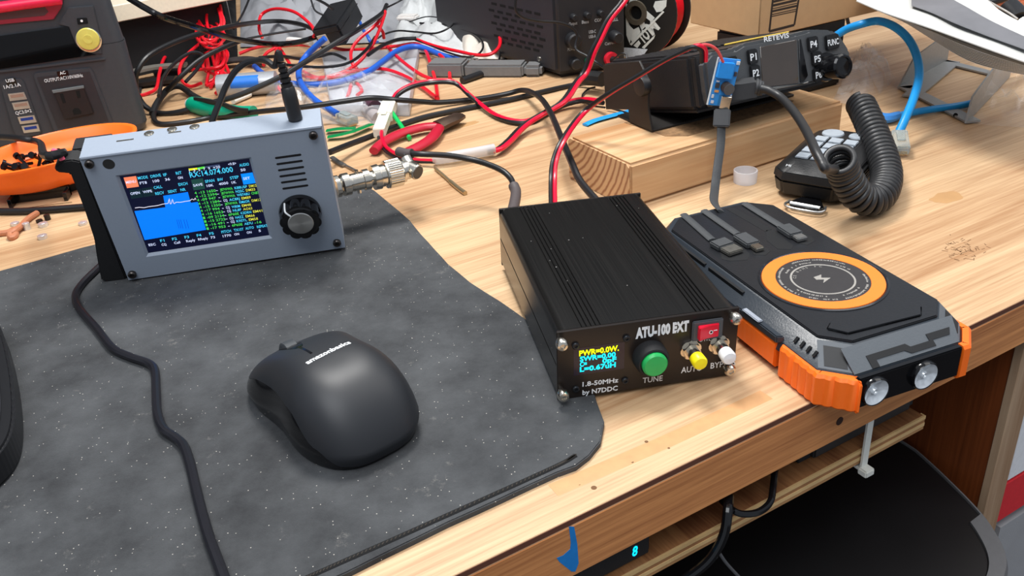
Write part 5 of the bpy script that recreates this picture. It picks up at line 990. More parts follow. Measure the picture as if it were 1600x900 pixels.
solo('wire_bundle', hb_, BLKR, 'black wires knotted among the red wire bundle', 'wire bundle')

for pts, rr, lb in [([(586, 58, 30), (572, 78, 26), (545, 98, 22), (505, 105, 20), (455, 102, 20), (425, 98, 18)], 1.6, 'black lead sweeping low across the back of the clear tray'), ([(374, 63, 30), (425, 53, 30), (478, 45, 30)], 1.3, 'thin black lead crossing in front of the grey plastic sheet'),
 ([(575, 86, 22), (596, 72, 22), (622, 62, 20), (650, 60, 18)], 2.2, 'short thick black lead left of the small white cover'), ([(604, 12, 52), (622, 3, 58), (640, -8, 62)], 1.0, 'thin black lead leaving the top edge near the adapter box'), ([(248, 150, 22), (256, 120, 26), (276, 96, 30), (300, 82, 34), (318, 88, 30), (308, 108, 22), (290, 128, 14)], 1.9, 'black lead curled in front of the red wire bundle'),
 ([(540, 92, 10), (520, 84, 14), (500, 88, 16), (470, 92, 16), (440, 88, 14), (405, 90, 12)], 1.8, 'black lead under the adapter box beside the red fork'), ([(640, 34, 30), (668, 26, 30), (700, 30, 30)], .7, 'hair thin black lead over the pale film')]:
    cable('black_lead', pts, rr, BLKR, lb, 'wire', 'black leads in the wire heap', 8)
# ------------------------------------------------------------------ network cables and modular plugs
def rj(par, p, d, T):
    d = d.normalized(); Mx = T.inverted() @ (Matrix.Translation(p) @ d.to_track_quat('Y', 'Z').to_matrix().to_4x4())
    part('modular_plug', B().box(-5.8, 5.8, 0, 21, -3.8, 3.8, .8, 2, M=Mx).box(-3, 3, 3, 14, 4.2, 5.4, .4, 1, M=Mx), mat('clear_plug', (222, 232, 232), .15, trans=.75, var=.02), par, 'clear modular plug')
    b = B()
    for i in range(8): b.box(-4.6+i*1.2, -3.9+i*1.2, 15, 20.6, -3.9, -2.6, M=Mx)
    part('contacts', b, mat('gold', (212, 170, 80), .3, 1), par)
def net(name, label, pts, plugdir, mt=BLUEC, r=3.2, both=False):
    w = P(*pts) if not isinstance(pts[0], Vector) else pts; T = Matrix.Translation((w[-1].x, w[-1].y, 0)); t = thing(name, label, 'network cable', T)
    part('jacket', B().tube(wrel(w, T), r, 12, 8), mt, t)
    if plugdir is not None: rj(t, w[-1], plugdir, T)
    return t, T
a = P((508, 60, 44), (494, 72, 36), (478, 88, 26), (468, 106, 20), (468, 124, 16), (478, 142, 14), (494, 158, 12), (515, 171, 9), (532, 181, 7))
net('blue_network_cable', 'blue network cable dropping from the adapter box to a clear plug behind the grey radio', a, un(560, 194, 5)-un(532, 181, 7))
a = P((398, 104, 8), (412, 116, 8), (435, 127, 10), (470, 132, 10), (510, 131, 8), (545, 124, 8), (575, 112, 10), (598, 96, 12), (620, 80, 14), (642, 73, 14), (662, 75, 12), (690, 86, 8), (720, 95, 5))
net('blue_network_cable', 'blue network cable winding over the clear tray to a clear plug near the bench supply', a, un(745, 98, 5)-un(720, 95, 5))
cable('blue_twisted_wire', [(562, 34, 30), (567, 46, 26), (574, 56, 24), (580, 66, 18), (590, 66, 14)], 2.0, BLUEC, 'short kinked blue wire right of the adapter box', 'wire')
cable('white_sleeve', [(450, 62, 20), (470, 64, 20), (486, 68, 20)], 3.4, mat('sleeve_white', (228, 226, 220), .45), 'white tube sleeve left of the adapter box', 'sleeve')
fA = P((1306, 56, 58), (1322, 46, 64), (1345, 38, 70), (1372, 33, 72), (1398, 42, 70), (1420, 62, 62), (1433, 90, 52), (1436, 120, 42), (1428, 152, 32), (1415, 184, 22), (1404, 208, 13))
net('sky_blue_cable', 'sky blue network cable arching past the stapled papers to a clear plug on the wood', fA, (un(1409, 240, 5)-un(1404, 208, 13)), CYANC, 3.3)
t = thing('sky_blue_patch_cable', 'sky blue patch cable with moulded boot lying behind the coiled cord', 'network cable', Matrix.Translation(un(1430, 178, 0))); TT = Matrix.Translation(un(1430, 178, 0))
part('jacket', B().tube(wrel(P((1400, 182, 4), (1425, 176, 4), (1455, 171, 4), (1500, 165, 4), (1530, 158, 4)), TT), 2.9, 12, 6), CYANC, t); part('boot', B().tube(wrel(P((1362, 180, 5), (1375, 184, 5), (1390, 184, 5), (1404, 180, 4)), TT), lambda s: (5-1.6*s, 8-4.4*s), 8, 5, flat=(0, 0, 1)), mat('boot_blue', (58, 130, 205), .5), t, 'moulded blue boot')

# ------------------------------------------------------------------ adapter box, tools and small things on the wood
a0 = un(523, 80, 14); XT = Matrix.Translation((a0.x, a0.y, 18)) @ Matrix.Rotation(R_(-24), 4, 'Z') @ Matrix.Rotation(R_(16), 4, 'X') @ Matrix.Rotation(R_(-12), 4, 'Y')
ab = thing('adapter_box', 'black plastic adapter box tilted on the wire heap, a blue cable plugged in', 'adapter', XT)
part('case', B().box(-17, 17, 0, 62, 0, 26, 2, 2), BLK, ab); part('socket', B().box(-14, -2, -.6, .8, 5, 18, .4, 1), mat('beige_port', (205, 190, 170), .5), ab, 'pale socket'); part('lid_line', B().box(-17.2, 17.2, -.2, 62.2, 17.4, 18), BLKG, ab)
# side cutters
def arm(pts, r): return B().tube(P(*pts), r, 12, 8)
sc = thing('side_cutters', 'small side cutters with red grips lying open on the wood', 'pliers', Matrix.Translation(un(660, 210, 0))); TT = Matrix.Translation(un(660, 210, 0)); GR = mat('grip_red', (176, 24, 48), .38, var=.06)
part('grip', B().tube(wrel(P((584, 236, 5), (592, 228, 5.5), (606, 218, 6), (630, 207, 6.5), (660, 199, 6.5), (684, 197, 6)), TT), lambda s: (3.4, 4.2+1.2*math.sin(PI*s)), 12, 6, flat=(0, 0, 1)), GR, sc, 'red grip')
part('grip', B().tube(wrel(P((626, 243, 5), (640, 236, 5.5), (658, 227, 6), (674, 216, 6.5), (684, 204, 6.5), (688, 197, 6)), TT), lambda s: (3.4, 4.2+1.2*math.sin(PI*s)), 12, 6, flat=(0, 0, 1)), GR, sc, 'red grip')
part('jaw', B().tube(wrel(P((684, 198, 6), (696, 192, 7), (708, 187, 7), (716, 182, 6)), TT), lambda s: (5-1.4*s, 8.5-1.0*s), 10, 4, flat=(0, 0, 1)), mat('jaw_steel', (96, 78, 66), .4, .8), sc, 'dark steel jaws')
solo('drill_bit', B().tube(P((680, 263, 1.6), (694, 275, 1.6), (704, 284, 1.6)), 1.3, 8, 4).tube(P((704, 284, 1.6), (716, 294, 1.6), (727, 302, 1.6)), 1.75, 12, 3), mat('drill_steel', (196, 176, 140), .35, .9), 'short twist drill bit lying on the bare wood between radio and tuner', 'drill bit')
solo('crimp_pin', B().tube(P((519, 246, 2), (530, 254, 2), (538, 258, 2)), (1.2, 2.4), 8, 3, flat=(0, 0, 1)).tube(P((537, 257, 1.6), (547, 262, 1.6), (556, 267, 1.6)), 1.1, 8, 3), STEEL, 'small metal crimp pin beside the grey radio, above the coax adapters', 'pin')
TR = mat('bead_chrome', (220, 220, 220), .25, .6)
for (px, py), r, h, nm, lb in [((68, 345+8), 3.6, 2.4, 'hex_nut', 'hex nut on the wood, upper of two stacked side by side'), ((67, 372), 3.4, 2.4, 'hex_nut', 'hex nut on the wood, lower of the stacked pair'), ((130, 350), 3.3, 1.6, 'hex_nut', 'lone flat hex nut right by the black radio holder'), ((24, 351), 3.2, 1.8, 'hex_nut', 'hex nut half hidden behind the brown wire knot'), ((43, 358), 2.6, 5, 'small_bolt', 'small bright bolt in the crook of the brown wire knot'), ((75, 343), 2.2, 4, 'small_bolt', 'dark bolt lying just below the straight black cable'), ((62, 347), 2.4, 2, 'small_bolt', 'tiny bolt left of the dark bolt')]:
    c = un(px, py, .2); b = B().gear((c.x, c.y, .1), (0, 0, 1), r, r*.92, 6, h, 3).lathe((c.x, c.y, .1+h), (0, 0, 1), [(0, r*.55), (.3, r*.5), (.3, 0)], 12)
    solo(nm, b, TR if 'dark' not in lb else DKMET, lb, 'nut' if 'nut' in nm else 'bolt')
solo('brown_wire_knot', B().tube(P((-20, 368, 2), (0, 365, 2), (14, 363, 2), (22, 359, 3), (24, 367, 2), (18, 372, 1.6), (16, 366, 3), (24, 360, 4), (34, 352, 3), (44, 342, 2.4), (58, 333, 2)), 2.3, 10, 6), mat('tan_wire', (184, 118, 84), .55), 'tan knotted wire strap on the wood at the left', 'wire')
bx = un(66, 318, 0); hb2 = thing('black_clip', 'small black open clip on the wood under the orange dish', 'clip', Matrix.Translation(bx)); part('frame', B().box(-24, -21, -2, 12, .1, 7, .4, 1).box(17, 20, -2, 12, .1, 7, .4, 1).box(-24, 20, 8, 12, .1, 9, .4, 1), BLKG, hb2); part('bright_edge', B().box(-20, 24, -8, -7, .1, .9), SIL, hb2)
# screwdriver, marker, tube in the left heap
T_ = P((300, 163, 8), (345, 172, 8), (396, 177, 8)); sd_ = thing('screwdriver', 'green and black screwdriver handle behind the grey radio', 'screwdriver', Matrix.Translation(un(345, 172, 0))); TT = Matrix.Translation(un(345, 172, 0))
GRN = mat('handle_green', (0, 150, 116), .35)
part('handle', B().tube(wrel(T_, TT), lambda s: 7.5+1.5*math.sin(6*s), 16, 8), GRN, sd_, 'green handle'); part('rubber_inlay', B().tube(wrel(P((308, 157, 14), (330, 160, 16), (352, 165, 14), (372, 172, 15), (388, 174, 13)), TT), lambda s: (2.2, 5), 8, 6), BLKM, sd_); part('end_cap', B().tube(wrel([T_[0]+(T_[0]-T_[1])*.08, T_[0]], TT), 6, 14, 3), mat('cap_pale', (190, 200, 200), .4), sd_, 'pale end cap')
solo('marker_pen', B().tube(P((364, 158, 4), (376, 153, 4), (390, 147, 4)), 3.2, 12, 4), mat('marker_white', (226, 226, 220), .4), 'short white marker cap beside the screwdriver', 'pen')
gt_ = thing('grey_tube_tool', 'fat grey tube with a blue label lying behind the audio plug', 'tube', Matrix.Translation(un(385, 130, 0))); TT = Matrix.Translation(un(385, 130, 0))
g0, g1 = un(342, 135, 12), un(432, 128, 12); part('tube', B().cyl(*wrel([g0, g1], TT), 12, 11.4, 28), mat('tube_grey', (172, 174, 178), .3, .4), gt_)
part('blue_label', B().tube(wrel([g0.lerp(g1, .24)+Vector((0, -6, 3.5)), g0.lerp(g1, .72)+Vector((0, -6, 3.3))], TT), (7, 7), 16, 3), mat('label_blue', (42, 116, 214), .4), gt_, 'blue label patch')
solo('dark_strap', B().tube(P((345, 98, 6), (365, 94, 8), (388, 93, 8), (408, 98, 6)), (3, 9), 10, 5, flat=(0, 0, 1)), mat('rope_dark', (52, 48, 48), .8, bump=1), 'dark folded strap lying behind the grey tube', 'strap')
cpn = B().tube([un(572, 172, 4), un(582, 178, 4), un(592, 186, 4)], 6.5, 16, 3); solo('small_canister', cpn, mat('canister_grey', (168, 160, 160), .5), 'small grey canister with dark band behind the ivory connector', 'canister')
solo('canister_band', B().tube([un(578, 160, 9), un(586, 168, 8)], 6.8, 16, 3), mat('plum', (84, 52, 66), .5), 'plum coloured cap behind the ivory connector', 'cap')
for pts, lb in [(P((510, 204, 3), (530, 201, 4), (556, 200, 3)), 'green translucent strip right behind the grey radio, rear one'), (P((512, 214, 3), (545, 207, 5), (580, 194, 4)), 'green translucent strip right behind the grey radio, front one')]:
    solo('green_strip', B().tube(pts, (.7, 4.2), 8, 6, flat=(0, 0, 1)), mat('green_film', (16, 140, 74), .2, trans=.3), lb, 'strip')
# ------------------------------------------------------------------ clear bags, tray
def crump(poly, h, seed, nu=34, nv=26, base=1.5, ridg=1.0):
    # poly: four table points (near-left, near-right, far-right, far-left)
    A_, B_, C_, D_ = [Vector(p) for p in poly]
    def fn(u, v):
        p = A_.lerp(B_, u).lerp(D_.lerp(C_, u), v); e = (math.sin(PI*u)*math.sin(PI*v))**.5
        q = Vector((p.x*.022, p.y*.022, seed)); n1 = 1-abs(noise.noise(q))*2; n2 = 1-abs(noise.noise(q*2.7))*2; n3 = noise.noise(q*6)
        p = p+Vector((noise.noise(q*3+Vector((5, 0, 0)))*7*e, noise.noise(q*3+Vector((0, 9, 0)))*7*e, 0))
        p.z = base+h*e*max(.03, .5*n1+ridg*(.34*n2+.14*n3)+.1)
        return p
    return B().surf(fn, nu, nv)
def tp(*a): return [un(x, y, 0) for x, y in a]
BAG = film('bag_film', (236, 240, 244), .16, .06)
solo('clear_bag', crump(tp((405, 190), (600, 200), (640, 120), (430, 108)), 24, 3), BAG, 'crumpled clear plastic bag under the blue cables behind the grey radio', 'bag', sharp=20)
solo('clear_bag', crump(tp((1300, 160), (1352, 172), (1400, 125), (1345, 75)), 36, 5), BAG, 'crumpled clear bag right of the mobile radio knob', 'bag', sharp=20)
solo('clear_bag', crump(tp((1515, 196), (1640, 205), (1650, 110), (1545, 105)), 44, 8), BAG, 'crumpled clear bag at the right border beside the steel bracket', 'bag', sharp=20)
trp = [un(x, y, 0) for x, y in [(520, 182), (640, 182), (655, 92), (505, 96)]]
Tt = Matrix.Translation(trp[0]); tray = thing('clear_tray', 'frosted clear plastic tray lying under the red and blue wires', 'tray', Tt)
q_ = wrel(trp, Tt); part('tray_base', B().prism([(v.x, v.y) for v in q_], .2, 1.2), MILKY, tray)
tw = B()
for a, b_ in zip(q_, q_[1:]+q_[:1]): tw.tube([a+Vector((0, 0, 5.6)), b_+Vector((0, 0, 5.6))], (5.4, .7), 8, 3, flat=(0, 0, 1))
part('tray_wall', tw, MILKY, tray)
# grey cloth, white plastic, black sheet filling the dark gap, cream board in the back
GC = mat('grey_sheet', (150, 151, 155), .5, scale=25, var=.12, bump=.3, bscale=200)
solo('grey_cloth', crump(tp((376, 76), (618, 68), (660, -28), (376, -28)), 78, 12, base=2, ridg=.5), GC, 'crumpled grey plastic sheet at the back between power station and bench supply', 'sheet', sharp=50)
wk = crump(tp((610, 80), (735, 92), (760, 10), (640, -20)), 58, 15, base=2, ridg=.45); solo('pale_cloth', wk, mat('pale_sheet', (196, 198, 198), .5, bump=.2, bscale=200), 'pale grey crumpled film left of the bench supply', 'sheet', sharp=50)
solo('white_clump', crump([un(x, y, 0) for x, y in [(724, 95), (790, 95), (780, 20), (716, 10)]], 70, 22, base=2), mat('wax_white', (214, 206, 194), .5, bump=.3, bscale=200), 'off-white crumpled wrapper against the bench supply side', 'wrapper', sharp=40)
solo('terminal_cover', B().box(-13, 13, -8, 8, 20, 26, 2, 2, M=Matrix.Translation(un(641, 56, 0)) @ Matrix.Rotation(-.5, 4, 'Z')), mat('cover_white', (226, 222, 218), .4), 'small white plastic cover on the wires at the back', 'cover')
solo('dark_gap_fill', crump([un(x, y, 0) for x, y in [(245, 128), (372, 92), (368, -15), (190, -10)]], 24, 31, base=1.5), mat('gap_black', (10, 10, 11), .5), 'black crumpled sheet added to fill the dark gap behind the power station', 'bag', sharp=40)  # added black lump, stands in for the unlit gap behind the station
cb = [un(168, 26, 74), un(345, -8, 74)]; dd = (cb[1]-cb[0]); Tc = Matrix.Translation((cb[0].x, cb[0].y, 0)) @ Matrix.Rotation(math.atan2(dd.y, dd.x), 4, 'Z')
cbt = thing('cream_board', 'cream painted board standing at the back, above the dark corner', 'board', Tc); part('board', B().box(-60, 150, 0, 60, 66, 84, 1, 1), mat('cream_paint', (232, 220, 196), .5), cbt); part('support', B().box(-50, 140, 20, 60, 0, 66), BLKM, cbt)
sbar = [un(205, 112, 10), un(285, 100, 10)]; solo('steel_bar', B().tube(P((200, 114, 12), (240, 105, 12), (290, 101, 12)), (3, 8), 6, 3, flat=(0, 0, 1)), mat('bar_grey', (150, 146, 138), .4, .5), 'pale metal bar beside the power station in the dark corner', 'bar')
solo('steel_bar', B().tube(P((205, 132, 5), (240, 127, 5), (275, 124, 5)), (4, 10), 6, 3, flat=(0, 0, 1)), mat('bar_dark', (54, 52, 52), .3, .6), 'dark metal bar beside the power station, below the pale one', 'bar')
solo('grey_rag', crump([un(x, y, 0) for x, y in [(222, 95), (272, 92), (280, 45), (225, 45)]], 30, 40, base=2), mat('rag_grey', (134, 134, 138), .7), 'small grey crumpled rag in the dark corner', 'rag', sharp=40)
cable('heap_lead', [(238, 178, 4), (246, 160, 8), (262, 140, 10), (280, 135, 8), (300, 148, 4), (318, 158, 3)], 3.2, BLKM, 'fat black lead coiled on the wood right of the power station')
# grey power strip behind
g0, g1 = un(668, 122, 0), un(842, 122, 0); dg_ = g1-g0; GT2 = Matrix.Translation(g0) @ Matrix.Rotation(math.atan2(dg_.y, dg_.x), 4, 'Z')
gs = thing('power_strip', 'grey power strip lying behind the barrel plug', 'power strip', GT2); GY = mat('strip_grey', (112, 112, 112), .5, bump=.3)
L_ = dg_.length; part('body', B().box(0, L_*.33, 0, 26, 0, 15, 2, 2).box(L_*.34, L_*.86, 1, 24, 0, 13, 2, 2), GY, gs); part('cord_grip', B().box(L_*.86, L_*1.02, 2, 22, 0, 12, 3, 2), GY, gs)

# ------------------------------------------------------------------ bench power supply
QM = Matrix.Translation((131.3, 536, 0)) @ Matrix.Rotation(R_(9), 4, 'Z'); VM = Matrix.Translation((131.3, 536, 0)) @ Matrix.Rotation(R_(14), 4, 'Z')
bp_ = thing('bench_power_supply', 'black bench power supply with slotted side, knobs and a red terminal', 'power supply', QM)
SB = mat('supply_black', (44, 44, 48), .42, bump=.35, bscale=1500); 
QW = hit(QM, 977, 50, 1, 0).x
part('case', B().prism([(0, 0), (QW, 0), (QW, 200), (-62, 230)], 4, 150, 5, 3), SB, bp_); part('feet', B().box(6, QW-8, 8, 190, 0, 4), BLKR, bp_)
def b_hit(px, py, y=0): return hit(QM, px, py, 1, y)
fc = [b_hit(*p) for p in [(880, -10), (990, -10), (975, 105), (880, 122)]]; part('front_panel', B().box(2, QW-2, -1.2, .8, 8, 150, .5, 1), mat('supply_front', (38, 38, 41), .45), bp_)
# side slots: side plane through (0,0) and (-62,230)
sn = Vector((230, 62, 0)).normalized(); sdir = Vector((-62, 230, 0)).normalized(); SMx = QM @ Matrix(((sdir.x, sn.x, 0, 0), (sdir.y, sn.y, 0, 0), (0, 0, 1, 0), (0, 0, 0, 1)))
for r in range(7):
    for k in range(6):
        px, py = 772+k*13.5+r*2.0-(r % 2)*6, 6+r*10+k*3.1
        if px > 850: continue
        c = hit(SMx, px, py, 1, 0)
        if 20 < c.z < 146 and 8 < c.x < 226: part('side_slot', B().box(c.x-5, c.x+5, -.25, .6, c.z-1.3, c.z+1.3, M=QM.inverted() @ SMx), mat('void_black', (4, 4, 4)), bp_)
c = hit(SMx, 843, 92, 1, 0); part('side_screw', B().lathe((c.x, 0, c.z), (0, -1, 0), [(0, 2.6), (1, 2.4), (1, 0)], 14, M=QM.inverted() @ SMx), SIL, bp_)
for (px, py), r, h, nm in [((894, 26), 3.4, 7, 'small_knob'), ((915, 23), 3.4, 7, 'small_knob'), ((936, 20), 3.4, 7, 'small_knob'), ((958, 56), 6.2, 12, 'large_knob'), ((893, 62), 8, 9, 'socket'), ((896, 98), 6, 8, 'socket')]:
    c = b_hit(px, py); part(nm, B().lathe((c.x, -1.2, c.z), (0, -1, 0), [(0, r), (h*.85, r*.94), (h, r*.75), (h, 0)], 24), BLK, bp_)
t = B()
for s, l, r in [('Output', (889, 40), (902, 38)), ('Bass', (909, 37), (920, 36)), ('COP', (929, 34.5), (940, 33)), ('CELL', (953, 34), (966, 32)), ('USB-C', (920, 52.5), (931, 51)), ('USB-A', (920, 60), (931, 58.5)), ('POWER', (887, 80), (901, 78)), ('Current', (945, 71), (962, 68))]: tpx(t, QM, s, l, r, -1.3, .02, ht=3)
part('printed_lettering', t, mat('dim_print', (170, 174, 178), .6), bp_)
c = b_hit(952, 91); part('red_terminal', B().lathe((c.x, -1.2, c.z), (0, -1, 0), [(0, 7), (3, 7.4), (6, 7), (6, 0)], 24), mat('terminal_red', (214, 36, 56), .35), bp_, 'red binding post'); part('banana_plug', B().cyl((c.x, -7.2, c.z), (c.x+4, -20, c.z), 3.6, 3), BLKR, bp_)
c = b_hit(918, 95); part('green_terminal', B().lathe((c.x, -1.2, c.z), (0, -1, 0), [(0, 4), (6, 4), (6, 0)], 20), mat('terminal_green', (20, 110, 74), .4), bp_)
cable('supply_output_lead', [uny(806, -8, 505), uny(806, 16, 505), uny(820, 28, 508), uny(845, 33, 514), uny(872, 35, 518), uny(892, 42, 520), uny(902, 55, 520), uny(899, 72, 518), uny(903, 80, 512), uny(918, 88, 505), uny(934, 99, 495), uny(944, 106, 480)], 1.4, BLKR, 'thin black lead looping across the front of the bench supply', world=True)
cable('banana_lead', [uny(958, 94, 515), uny(970, 84, 505), uny(979, 86, 500), uny(978, 96, 495)], 1.0, BLKR, 'short thin black lead curling off the red terminal', world=True)
cable('fat_plug_lead', [un(910, 122, 14), un(925, 122, 15), un(942, 124, 16)], 7, mat('boot_black', (24, 24, 25), .5), 'fat ribbed black plug between bench supply and mobile radio', 'plug', world=True)

# ------------------------------------------------------------------ wire spool with big lettering
hubc = un(994, 20, 47); nrm = Vector((-.72, -.69, .0)).normalized()
ZT = Matrix.Translation((hubc.x, hubc.y, 0)); Sx = Vector((-nrm.y, nrm.x, 0)); Sx = -Sx if Sx.x < 0 else Sx
SMt = Matrix(((Sx.x, -nrm.x, 0, hubc.x), (Sx.y, -nrm.y, 0, hubc.y), (0, 0, 1, 0), (0, 0, 0, 1)))
sp = thing('wire_spool', 'upright spool of red wire with bold white lettering on its black side', 'spool', SMt)
part('side_disc', B().lathe((0, 0, 47), (0, 1, 0), [(0, 7.6), (0, 46.5), (2, 46.5), (2, 7.6)], 48, caps=False), mat('disc_black2', (20, 20, 20), .5), sp, 'black printed side disc')
part('hub', B().lathe((0, -1.8, 47), (0, 1, 0), [(0, 12.5), (0, 7.5), (6, 7.2), (6, 0)], 36, caps=False).lathe((0, -1.8, 47), (0, 1, 0), [(0, 12.5), (1.8, 13)], 36, caps=False), mat('hub_olive', (92, 84, 72), .4, .3), sp, 'grey hub ring'); part('hub_bore', B().cyl((0, 2.2, 47), (0, 2.8, 47), 7.3, n=28), mat('void_black', (4, 4, 4)), sp)
wdg = B()
for k in range(9): wdg.lathe((0, 3+k*3.1, 47), (0, 1, 0), [(0, 38), (1.5, 40.5), (3, 38)], 40)
part('wound_wire', wdg, REDW, sp); part('outer_wire_turn', B().tube([(44*math.cos(a), 3, 47+44*math.sin(a)) for a in [R_(-75+i*12) for i in range(14)]], (3.2, 2.0), 8, 3), mat('spool_red', (190, 28, 34), .4), sp, 'red wire turn at the rim'); part('rear_disc', B().lathe((0, 31.5, 47), (0, 1, 0), [(0, 46.5), (2, 46.5)], 48), mat('disc_black2', (20, 20, 20)), sp)
t = B()
def tsp(s, px0, px1, ht):
    a, c = hit(SMt, *px0, 1, -.1), hit(SMt, *px1, 1, -.1); d = c-a; ang = math.atan2(d.z, d.x)
    text(t, s, (a.x, -.1, a.z), math.hypot(d.x, d.z), Matrix.Rotation(-ang, 4, 'Y') @ FACE, ht=ht, bold=.05)
def lpoly(pxs): v = [hit(SMt, *p, 1, -.1) for p in pxs]; t.prism([(p.x, p.z) for p in v], -.5, -.05, axis='y')
# capital letters as solid strokes
lpoly([(978, 25), (984, 40), (990, 46), (984, 68), (979, 55)]); lpoly([(990, 46), (998, 42), (1001, 50), (995, 58), (988, 66), (985, 60)]); lpoly([(999, 38), (1004, 28), (1009, 41), (1003, 47)]); lpoly([(1006, 13), (1014, 20), (1023, 28), (1018, 34), (1010, 28)]); lpoly([(1024, 2), (1042, 0), (1041, 10), (1034, 18), (1026, 19), (1021, 10)])
lpoly([(984, 0), (996, 0), (990, 4), (982, 8)]); lpoly([(978, 4), (982, 10), (981, 18), (978, 17)])
lpoly([(984, 69), (1036, 17), (1038, 19), (987, 71)]); lpoly([(1003, 74), (1024, 54), (1022, 60), (1007, 76)]); lpoly([(990, 71), (998, 63), (1001, 68), (996, 75)])
tsp('TO', (1005, 69), (1017, 57), 11); tsp('M', (1019, 55.5), (1031, 43), 13)
part('bold_lettering', t, mat('letter_white', (205, 210, 206), .6), sp, 'bold white lettering')
lp = [hit(SMt, *p, 1, -.6) for p in [(973, 74), (1012, 77), (1003, 90), (975, 92)]]; part('paper_label', B().prism([(v.x, v.z) for v in lp], -1.0, -.6, axis='y'), mat('paper_white', (205, 214, 222), .7, scale=700, var=.3), sp, 'white printed paper label')

# ------------------------------------------------------------------ cardboard box on a dark case
BX0 = un(1185, 61, 62); ul_, ur_ = un(1078, 36, 62)-BX0, un(1332, 27, 62)-BX0
la = math.atan2(ur_.y, ur_.x); XM = Matrix.Translation((BX0.x, BX0.y, 0)) @ Matrix.Rotation(la, 4, 'Z'); left_l = ul_.length
CRD = mat('cardboard', (190, 152, 110), .75, scale=120, var=.08, bump=.2)
inv = XM.to_3x3().inverted(); lv = inv @ ul_
crd = thing('cardboard_box', 'plain brown cardboard box with a printed black label outline, behind the mobile radio', 'box', XM @ Matrix.Translation((0, 0, 62)))
part('carton', B().prism([(0, 0), (210, 0), (210+lv.x, lv.y), (lv.x, lv.y)], 0, 120, .8, 1), CRD, crd)
def k_(px, py): return hit(XM @ Matrix.Translation((0, 0, 62)), px, py, 1, 0)
lb_ = B()
def kline(p, q, w=1.0): a, b_ = k_(*p), k_(*q); lb_.tube([(a.x, -.1, a.z), (b_.x, -.1, b_.z)], (w, .15), 4, 2, flat=(0, 0, 1))
for p, q in [((1208, -6), (1202, 49)), ((1202, 49), (1241, 39)), ((1241, 39), (1249, -8))]: kline(p, q, 1.1)
for y, w in [(3, 1.0), (9, 1.0), (14, .4), (18, .9), (23, .4), (26, .4)]: kline((1207-(y/10), y), (1245, y-9), w)
part('label_outline', lb_, mat('ink_brown', (52, 40, 32), .8), crd, 'black printed label outline')
dkc = thing('dark_case', 'flat black case under the cardboard box behind the mobile radio', 'case', XM)
part('case', B().prism([(4, 6), (110, 6), (110+lv.x*.6, lv.y*.6), (lv.x*.6, lv.y*.6)], .1, 61.6, 2, 2), mat('case_dark', (15, 15, 17), .35), dkc)
cable('dangling_black_cable', [uny(1320, -8, 590), uny(1322, 20, 590), uny(1328, 45, 588), uny(1335, 66, 580), uny(1346, 80, 570), uny(1362, 80, 560), uny(1385, 73, 550), uny(1412, 71, 545)], 2.0, BLKR, 'black cable drooping between the cardboard box and the papers', world=True)
# steel bracket at right
SK = mat('bracket_grey', (160, 160, 158), .45, .3, bump=.2)
kb0 = [un(x, y, 1) for x, y in [(1404, 138), (1510, 193), (1578, 120), (1480, 96)]]; ST = Matrix.Translation(kb0[0]); st_ = thing('steel_bracket', 'grey sheet steel mounting bracket on the wood under the papers', 'bracket', ST)
kq = wrel(kb0, ST)
def bar(a, b_, w, z=0, th=1.4):
    d = (b_-a).normalized(); n_ = Vector((-d.y, d.x, 0))*w; return [(a.x, a.y), (b_.x, b_.y), (b_.x+n_.x, b_.y+n_.y), (a.x+n_.x, a.y+n_.y)]
fb = B(); ks = kq
fb.prism(bar(ks[0], ks[1], 12), 0, 1.5); fb.prism(bar(ks[2], ks[3], 10), 0, 1.5); fb.prism(bar(ks[3], ks[0], 12), .05, 1.5); m0 = ks[0].lerp(ks[1], .32); m1 = ks[3].lerp(ks[2], .2); fb.prism(bar(m0, m1, 14), .1, 1.6)
part('base_frame', fb, SK, st_)
def flange(a, b_, h0, h1, cut=.0):
    a2, b2 = a.copy(), b_.copy(); d = b2-a2; vs = [a2, b2, b2+Vector((0, 0, h1)), a2+d*cut+Vector((0, 0, h0))]; n_ = Vector((-d.y, d.x, 0)).normalized()*1.5
    return B().add(vs+[v+n_ for v in vs], [[0, 1, 2, 3], [7, 6, 5, 4], [0, 4, 5, 1], [1, 5, 6, 2], [2, 6, 7, 3], [3, 7, 4, 0]])
part('flange', flange(ks[1], ks[2], 20, 36, .05), SK, st_, 'upright steel flange'); part('flange', flange(ks[0], ks[3], 22, 30, .25), SK, st_, 'upright steel flange')
part('bolt_hole', B().cyl(wrel([un(1493, 180, 2.4)], ST)[0], wrel([un(1493, 180, 2.7)], ST)[0], 1.8, n=16), mat('void_black', (4, 4, 4)), st_)
# papers
PW_ = mat('paper', (196, 196, 192), .75, var=.02); PI_ = mat('cover_grey_print', (108, 108, 112), .6, scale=45, var=.28)
def sheet(near, far, th, mt, parent=None, name='page', T=None, n=22):
    a = spline([Vector(v) for v in near], 8); c = spline([Vector(v) for v in far], 8)
    def at(l, u): x = u*(len(l)-1); i = min(int(x), len(l)-2); return l[i].lerp(l[i+1], x-i)
    b = B().surf(lambda u, v: at(a, u).lerp(at(c, u), v), n, 6, th); 
    if T: b.v = wrel(b.v, T)
    return b
nearz = [(1338, 1, 92), (1378, 18, 92), (1416, 31, 92), (1455, 44, 91), (1510, 64, 87), (1560, 82, 83), (1640, 110, 78)]
farz = [(1400, -60, 96), (1440, -52, 96), (1490, -30, 96), (1540, -2, 94), (1565, 18, 92), (1610, 40, 88), (1680, 58, 84)]
MT = Matrix.Translation(un(1500, 60, 80)); pap = thing('manual_booklet', 'open stack of white manual pages with a grey printed cover at the top right', 'booklet', MT)
